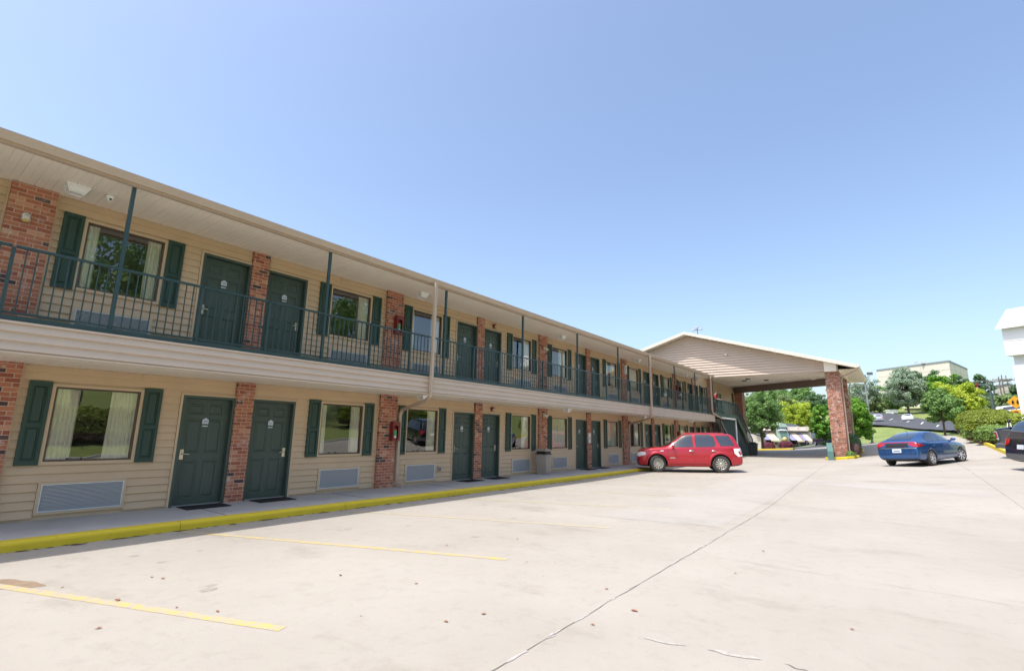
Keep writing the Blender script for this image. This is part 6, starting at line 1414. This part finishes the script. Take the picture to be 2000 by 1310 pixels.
for (p0, p1) in ((1493, 1507), (1545, 1558.5), (1569, 1575.5)):
    m = MB(); sbox(m, p0, p1, -.06, .04, 877, 857); sp(m, 'window', 'car_glass')
    m = MB(); sbox(m, p0-.4, p0, -.09, .0, 877, 856.6); sbox(m, p1, p1+.4, -.09, .0, 877, 856.6); sbox(m, (p0+p1)/2-.2, (p0+p1)/2+.2, -.09, .0, 877, 856.6); sbox(m, p0, p1, -.09, 0, 857, 856.3); sp(m, 'window_frame', 'brown')
for (p0, p1) in ((1492, 1508), (1545, 1560), (1567.5, 1577)):
    m = MB(); X0, X1 = spx(p0), spx(p1); za, zb = sz(845), sz(859)
    m.mesh([(X0, away*-.03, za), (X1, away*-.03, za), (X1+.5, away*-1.3, zb), (X0+.5, away*-1.3, zb), (X0+.5, away*-1.3, zb-.2), (X1+.5, away*-1.3, zb-.2)], [(0, 1, 2, 3), (3, 2, 5, 4)], 'awning_cream'); m.mesh([(X0, away*-.03, za), (X0+.5, away*-1.3, zb), (X0, away*-.03, zb)], [(0, 1, 2)], 'awning_lilac')
    m.mesh([(X0-.75, away*-.03, za), (X0, away*-.03, za), (X0+.5, away*-1.3, zb), (X0-.25, away*-1.3, zb)], [(0, 1, 2, 3)], 'awning_lilac'); sp(m, 'awning', 'awning_cream')
for px in (1488.5, 1512, 1542.5, 1564.5, 1580): m = MB(); sbox(m, px, px+1.2, -.3, 0, 868, 863.5); sp(m, 'wall_lantern', 'black')
for (px, w_) in ((1499, 20), (1533, 22), (1600, 12)):
    c = at(px, 850, 80)[:2]; hedge('barberry_shrub', c[0], c[1], w_/2*.082, .8, (.95 if px < 1560 else 2.2), sang, 'leaf_purple', {1499: 'dark red barberry shrub left of the bakery entrance tower', 1533: 'dark red barberry shrub before the bakery entrance tower', 1600: 'taller dark red shrub right of the bakery beside the dark blue car'}[px], 60, 60, .06, px, None)
# big cream building
def block(name, pts, z0_, z1_, lab, wall='big_wall', trim='big_trim', pan=None):
    """pts: two front corners and the far right corner (x, y)"""
    A, B_, C_ = [Vector(p) for p in pts]; D_ = A+(C_-B_); e = empty(name, (A.x, A.y, z0_), 0, lab, 'building'); q = [Vector((p.x-A.x, p.y-A.y)) for p in (A, B_, C_, D_)]; h = z1_-z0_
    m = MB(); m.prism([(p.x, p.y, 0) for p in q], (0, 0, h)); 
    m.build('wall', wall, e)
    m = MB(); c = sum(q, Vector((0, 0)))/4
    m.prism([(c.x+(p.x-c.x)*1.008, c.y+(p.y-c.y)*1.008, h-.1) for p in q], (0, 0, .55)); m.build('roof_edge', trim, e)
    m = MB()
    for (p, r2) in ((q[0], q[1]), (q[1], q[2])):
        d = r2-p; L = d.length; n = Vector((d.y, -d.x)).normalized()
        if n.dot(p-c) < 0: n = -n
        for i in range(1, int(L/7.5)): s_ = p+d*(i*7.5/L); t_ = d.normalized()*.09; m.prism([(s_.x-t_.x+n.x*.03, s_.y-t_.y+n.y*.03, 0), (s_.x+t_.x+n.x*.03, s_.y+t_.y+n.y*.03, 0), (s_.x+t_.x-n.x*.03, s_.y+t_.y-n.y*.03, 0), (s_.x-t_.x-n.x*.03, s_.y-t_.y-n.y*.03, 0)], (0, 0, h-.15))
        for zz in (h*.36, h*.62, h*.88): m.prism([(p.x+n.x*.03, p.y+n.y*.03, zz), (r2.x+n.x*.03, r2.y+n.y*.03, zz), (r2.x-n.x*.02, r2.y-n.y*.02, zz), (p.x-n.x*.02, p.y-n.y*.02, zz)], (0, 0, .12))
    m.build('panel_joint', 'panel_line', e); return e, q, h
A = at(1712, 722, 211); B_ = at(1853, 705, 196); C_ = at(1887, 708, 222)
be, q, h = block('warehouse', (A[:2], B_[:2], C_[:2]), 6, at(1852, 705, 196)[2]-.2, 'huge plain cream building with a flat roof behind the trees')
be['label'] = 'huge plain cream building with a flat grey-edged roof behind the trees'
m = MB(); p = q[0].lerp(q[1], .72); m.box(p.x, p.x+1.2, p.y, p.y+1.2, h+.4, h+1.1); m.box(p.x-2.6, p.x-1.6, p.y+2, p.y+3, h+.4, h+1.0); m.build('roof_unit', 'fin_metal', be)
A = at(1938, 756, 150); B_ = at(1970, 754, 140); C_ = at(1988, 758, 150); zt_ = at(1965, 753.5, 142)[2]
be, q, h = block('low_building', (A[:2], B_[:2], C_[:2]), 4, zt_, 'lower cream building with dark panels behind the utility poles', 'store_wall')
m = MB(); 
for t_ in (.2, .6): a_ = q[1].lerp(q[2], t_); b_ = q[1].lerp(q[2], t_+.28); m.prism([(a_.x-.1, a_.y-.05, h-7), (b_.x-.1, b_.y-.05, h-7), (b_.x-.1, b_.y-.05, h-2.4), (a_.x-.1, a_.y-.05, h-2.4)], (.15, .1, 0))
m.build('dark_panel', 'big_trim', be)
# trailer and low white shed across the street
def shed(px0, px1, py0, py1, d, mm, lab, nm='trailer', dep=3, doorm='big_trim'):
    A = at(px0, 850, d); B_ = at(px1, 850, d); z1_ = at((px0+px1)/2, py0, d)[2]; z0_ = at((px0+px1)/2, py1, d)[2]; e = empty(nm, (A[0], A[1], z0_), 0, lab, nm.replace('_', ' ')); bx, by = B_[0]-A[0], B_[1]-A[1]; h = z1_-z0_
    m = MB(); m.prism([(0, 0, .6 if nm == 'trailer' else 0), (bx, by, .6 if nm == 'trailer' else 0), (bx+dep, by, .6 if nm == 'trailer' else 0), (dep, 0, .6 if nm == 'trailer' else 0)], (0, 0, h-.6)); m.build('wall', mm, e)
    m = MB(); m.prism([(-.15, .1, h-.05), (bx-.15, by-.15, h-.05), (bx+dep, by-.15, h-.05), (dep, .1, h-.05)], (0, 0, .15)); m.build('roof', 'white_bright' if nm == 'trailer' else 'shingle', e)
    m = MB()
    for t_ in (.15, .25, .8): 
        if nm == 'trailer': m.lathe([(0, 0), (.5, 0), (.5, .25), (0, .25)], (bx*t_-.02, by*t_, .45), (-1, 0, 0), None, 14)
        else: m.prism([(bx*t_-.05, by*t_, 0), (bx*(t_+.12)-.05, by*(t_+.12), 0), (bx*(t_+.12)-.05, by*(t_+.12), h*.7), (bx*t_-.05, by*t_, h*.7)], (.06, 0, 0))
    m.build('wheels' if nm == 'trailer' else 'doors', 'tyre' if nm == 'trailer' else doorm, e); return e
shed(1736, 1759, 800.5, 814, 150, 'white_bright', 'white box trailer parked beneath the trees across the street')
shed(1690, 1733, 799, 811, 168, 'store_stone', 'low tan building with dark doorways behind the silver SUV', 'shed')
shed(1775, 1815, 798, 812, 166, 'white_paint', 'pale low building with dark openings behind the white saloon', 'shed', 6)
shed(1690, 1730, 777, 786, 186, 'store_wall', 'cream house with a low roof in the trees right of the lamp pole', 'house', 8)
# traffic signal
x, y, _ = at(1941, 800, 64); zg = g1(x, y); zt = at(1933, 752, 64)[2]-zg; aw = Vector(at(1876, 746, 66)[:2])-Vector((x, y)); e = empty('traffic_signal', (x, y, zg), 0, 'dark curved traffic signal mast with its arm over the far junction', 'traffic light'); m = MB()
m.tube([(0, 0, 0), (0, 0, zt-.8), (aw.x*.03, aw.y*.03, zt-.15), (aw.x*.12, aw.y*.12, zt+.05), (aw.x*.5, aw.y*.5, zt+.15), (aw.x, aw.y, zt+.2)], [.16, .13, .12, .10, .08, .05], None, 10); m.tube([(aw.x*.1, aw.y*.1, zt-.9), (aw.x*.02, aw.y*.02, zt-.9)], .05); m.build('mast', 'dark_pole', e)
for t_ in (.45, .85):
    m = MB(); cx_, cy_ = aw.x*t_, aw.y*t_; m.box(cx_-.18, cx_+.12, cy_-.18, cy_+.18, zt-.75, zt+.3); h_ = m.build('signal_head', 'orange_sign' if False else 'black', e); m = MB()
    for k, mm in enumerate(('red_lens', 'bread', 'green_label')): m.lathe([(.12, 0), (.12, .1), (0, .02)], (cx_-.18, cy_, zt+.12-k*.33), (-1, 0, 0), mm, 12)
    m.build('signal_lens', 'red_lens', h_)
# utility poles with wires
UP = []
for i, (px, yt, d, lab) in enumerate(((1950, 735, 118, 'wooden utility pole with crossarm, left one above the low building'), (1955.5, 732, 126, 'wooden utility pole just right of the left one, with twin arms'), (1971, 733, 132, 'leaning wooden utility pole nearest the white sign pylon'), (1966, 752, 150, 'shortest distant utility pole above the low building'))):
    x, y, _ = at(px, yt, d); zg = g1(x, y); zt = at(px, yt, d)[2]-zg; e = empty('utility_pole', (x, y, zg), 0, lab, 'utility pole', 'wooden utility poles on the hill'); m = MB(); m.tube([(0, 0, 0), (0, 0 if i != 2 else .5, zt)], [.10, .07], None, 6); m.build('pole', 'wood_pole', e); m = MB(); m.box(-.06, .06, -1.3, 1.3, zt-.9, zt-.75); m.box(-.06, .06, -1.0, 1.0, zt-2.0, zt-1.87) if i == 1 else None
    for k in (-1.2, -.6, .6, 1.2): m.tube([(0, k, zt-.75), (0, k, zt-.5)], .05, 'fin_metal', 6)
    m.build('crossarm', 'wood_pole', e); UP.append((x, y, zg+zt-.6))
m = MB()
for k in (-1.2, 0, 1.2):
    a_ = Vector(UP[2])+Vector((0, k, 0)); b_ = Vector(UP[0])+Vector((0, k, 0)); c_ = Vector(at(1860, 748, 140))+Vector((0, k, 0))
    for p, q2 in ((a_, b_), (b_, c_)): m.tube([p.lerp(q2, t/8)-Vector((0, 0, 1.2*4*(t/8)*(1-t/8))) for t in range(9)], .025, None, 4)
tag(m.build('power_lines', 'black'), 'thin black power lines strung between the utility poles', 'wire')
# street lamp heads on the signal
x, y, _ = at(1938, 744, 100); zg = g1(x, y); zt = at(1938, 744, 100)[2]-zg; e = empty('street_lamp', (x, y, zg), 0, 'grey street lamp with two drooping heads above the signal mast', 'street lamp'); m = MB(); m.tube([(0, 0, 0), (0, 0, zt)], [.12, .07], None, 8); m.build('pole', 'dark_pole', e)
for s in (1, -1): m = MB(); m.tube([(0, 0, zt-.3), (0, s*.8, zt+.1), (0, s*1.3, zt+.05)], .05, None, 6); m.box(-.2, .2, s*1.2, s*2.0, zt-.05, zt+.12); m.build('lamp_head', 'grey_bumper', e)
# yellow warning sign
x, y, _ = at(1983, 785, 52); zg = g1(x, y); zc = at(1983, 785, 52)[2]-zg; e = empty('warning_sign', (x, y, zg), math.atan2(y, x), 'yellow diamond warning sign with a small yellow plate beneath, behind the hedges', 'traffic sign'); hw = 12*52/FPX*.72
m = MB(); m.tube([(0.03, 0, 0), (0.03, 0, zc+hw*.8)], .03, None, 6); m.build('post', 'steel_pole', e)
m = MB(); m.prism([(-.02, 0, zc-hw), (-.02, -hw, zc), (-.02, 0, zc+hw), (-.02, hw, zc)], (.02, 0, 0)); sg = m.build('sign_plate', 'orange_sign', e)
m = MB(); zb2 = zc-hw*1.62; m.box(-.02, 0, -.30, .30, zb2-.22, zb2+.2); sg2 = m.build('lower_plate', 'orange_sign', e); m = MB(); m.prism([(-.026, .14, zb2+.1), (-.026, -.02, zb2+.1), (-.026, -.14, zb2-.08), (-.026, -.05, zb2-.08), (-.026, .02, zb2+.02), (-.026, .14, zb2+.02)], (.005, 0, 0)); m.build('sign_arrow', 'black', sg2)
for s in (-1, 1):
    m = MB(); yy = s*hw*.27; k = hw; m.lathe([(0, 0), (k*.07, 0), (k*.07, .004), (0, .004)], (-.022, yy, zc+k*.30), (-1, 0, 0), None, 10)
    for pts in ([(yy, .22), (yy, -.02)], [(yy, -.02), (yy+.1*k, -.26)], [(yy, -.02), (yy-.1*k, -.26)], [(yy, .15), (yy+.13*k, .02)], [(yy, .15), (yy-.13*k, .04)]): m.tube([(-.026, pts[0][0], zc+pts[0][1]*k), (-.026, pts[1][0], zc+pts[1][1]*k)], .03, None, 5)
    m.build('sign_symbol', 'black', sg)
# small hydrant by the entrance
x, y, _ = at(1896, 812, 70); e = empty('fire_hydrant', (x, y, g1(x, y)), 0, 'small red fire hydrant beneath the yellow-green tree', 'hydrant'); m = MB(); m.lathe([(0.22, 0), (.22, .08), (.15, .1), (.15, .6), (.2, .62), (.2, .68), (.14, .78), (.05, .86), (0, .9)], (0, 0, 0), (0, 0, 1), None, 14); m.build('hydrant_body', 'ext_red', e); m = MB(); m.lathe([(0, 0), (.08, 0), (.08, .28), (0, .3)], (0, 0, .48), (-1, 0, 0), None, 10); m.lathe([(0, -.26), (.06, -.26), (.06, .26), (0, .26)], (0, 0, .5), (0, 1, 0), None, 10); m.build('outlet_cap', 'ext_red', e)
# house-shaped pylon sign
DS = 40.0
X0, Y0, _ = at(1956, 635, DS); zg = g1(X0, Y0-1)
def zpx(px, py, d=DS): return at(px, py, d)[2]
zE, zB, zR = zpx(1970, 636), zpx(1970, 692), zpx(1985, 599)
wdt = .0
e = empty('pylon_sign', (X0+.3, Y0-.58, zg), 0, 'white house-shaped pylon sign on a pale column at the right edge', 'sign'); s0 = zg; zE -= s0; zB -= s0; zR -= s0
W1 = .62; LX = 2.6   # half thickness across, length away from the camera
rot = Matrix.Rotation(R(-31), 4, 'Z')
# box: narrow end faces the camera, broad face turns right
m = MB(); m.box(0, LX, -W1, W1, zB, zE, rot=rot); m.build('sign_box', 'white_bright', e)
m = MB(); m.box(-.004, 0.004, -W1*.9, W1*.9, (zB+zE)/2-.01, (zB+zE)/2+.01, rot=rot); m.build('panel_joint', 'taupe', e)
# gabled cap: the ridge runs away from the camera's left, white metal roof with louvred green gable end on the broad side
RW = W1+.16; zr0 = zE-.02; zR = zpx(1984, 599, DS+1.3)-s0-.9
m = MB()
P_ = lambda x, y, z: tuple(rot @ Vector((x, y, z)))
# ridge parallel to the narrow side (local y), gable faces look along +-x of the broad side
xa, xb = -.28, LX+.28; xm = LX/2
m.mesh([P_(xa, -RW, zr0), P_(xa, RW, zr0), P_(xm, RW, zR+.9), P_(xm, -RW, zR+.9), P_(xb, RW, zr0), P_(xb, -RW, zr0), P_(xa, -RW, zr0-.07), P_(xa, RW, zr0-.07), P_(xm, RW, zR+.82), P_(xm, -RW, zR+.82), P_(xb, RW, zr0-.07), P_(xb, -RW, zr0-.07)],
       [(0, 1, 2, 3), (3, 2, 4, 5), (6, 9, 8, 7), (9, 11, 10, 8), (0, 6, 7, 1), (4, 10, 11, 5), (0, 3, 9, 6), (3, 5, 11, 9), (1, 7, 8, 2), (2, 8, 10, 4)]); m.build('cap_roof', 'white_bright', e)
m = MB()
for i in range(16):
    t0, t1 = i/16, (i+1)/16; za = zr0+(zR+.78-zr0)*t0; zb_ = zr0+(zR+.78-zr0)*t1; xl = xa+.15+(xm-xa-.15)*t0; xr = xb-.15-(xb-xm-.15)*t0
    for s in (-1, 1): m.mesh([P_(xl, s*W1, za), P_(xr, s*W1, za), P_(xr-.05, s*(W1-.05), zb_), P_(xl+.05, s*(W1-.05), zb_)], [(0, 1, 2, 3)])
m.build('gable_louvres', 'store_green_dark', e)
m = MB(); m.lathe([(0, .02), (.28, .02), (.28, 0), (0, 0)], P_(xm, -W1-.03, zr0+.7), rot @ Vector((0, -1, 0)), None, 20); m.build('gable_emblem', 'awning_cream', e)
m = MB(); m.box(.03, LX-.03, -W1-.02, -W1, zB+.05, zE-.12, rot=rot); fp = m.build('sign_face', 'plate_white', e)
m = MB(); m.lathe([(0, .02), (.85, .02), (.85, 0), (0, 0)], P_(1.35, -W1-.022, zB+1.0), rot @ Vector((0, -1, 0)), None, 28); m.build('round_emblem', 'fin_metal', fp)
fr_ = facing(P_(1.35, -W1-.03, zE-.62), rot @ Vector((1, 0, 0)), (0, 0, 1)); text_part('Green', .9, 'sign_lettering', 'dark_pole', fp, fr_, .01, 2.3)
m = MB(); m.box(.35, LX-.35, -W1*.72, W1*.72, zB-.55, zB, rot=rot); m.box(.22, LX-.22, -W1*.82, W1*.82, 1.0, zB-.55, rot=rot); m.box(.1, LX-.1, -W1*.95, W1*.95, -.5, 1.0, rot=rot); m.build('column', 'white_paint', e)
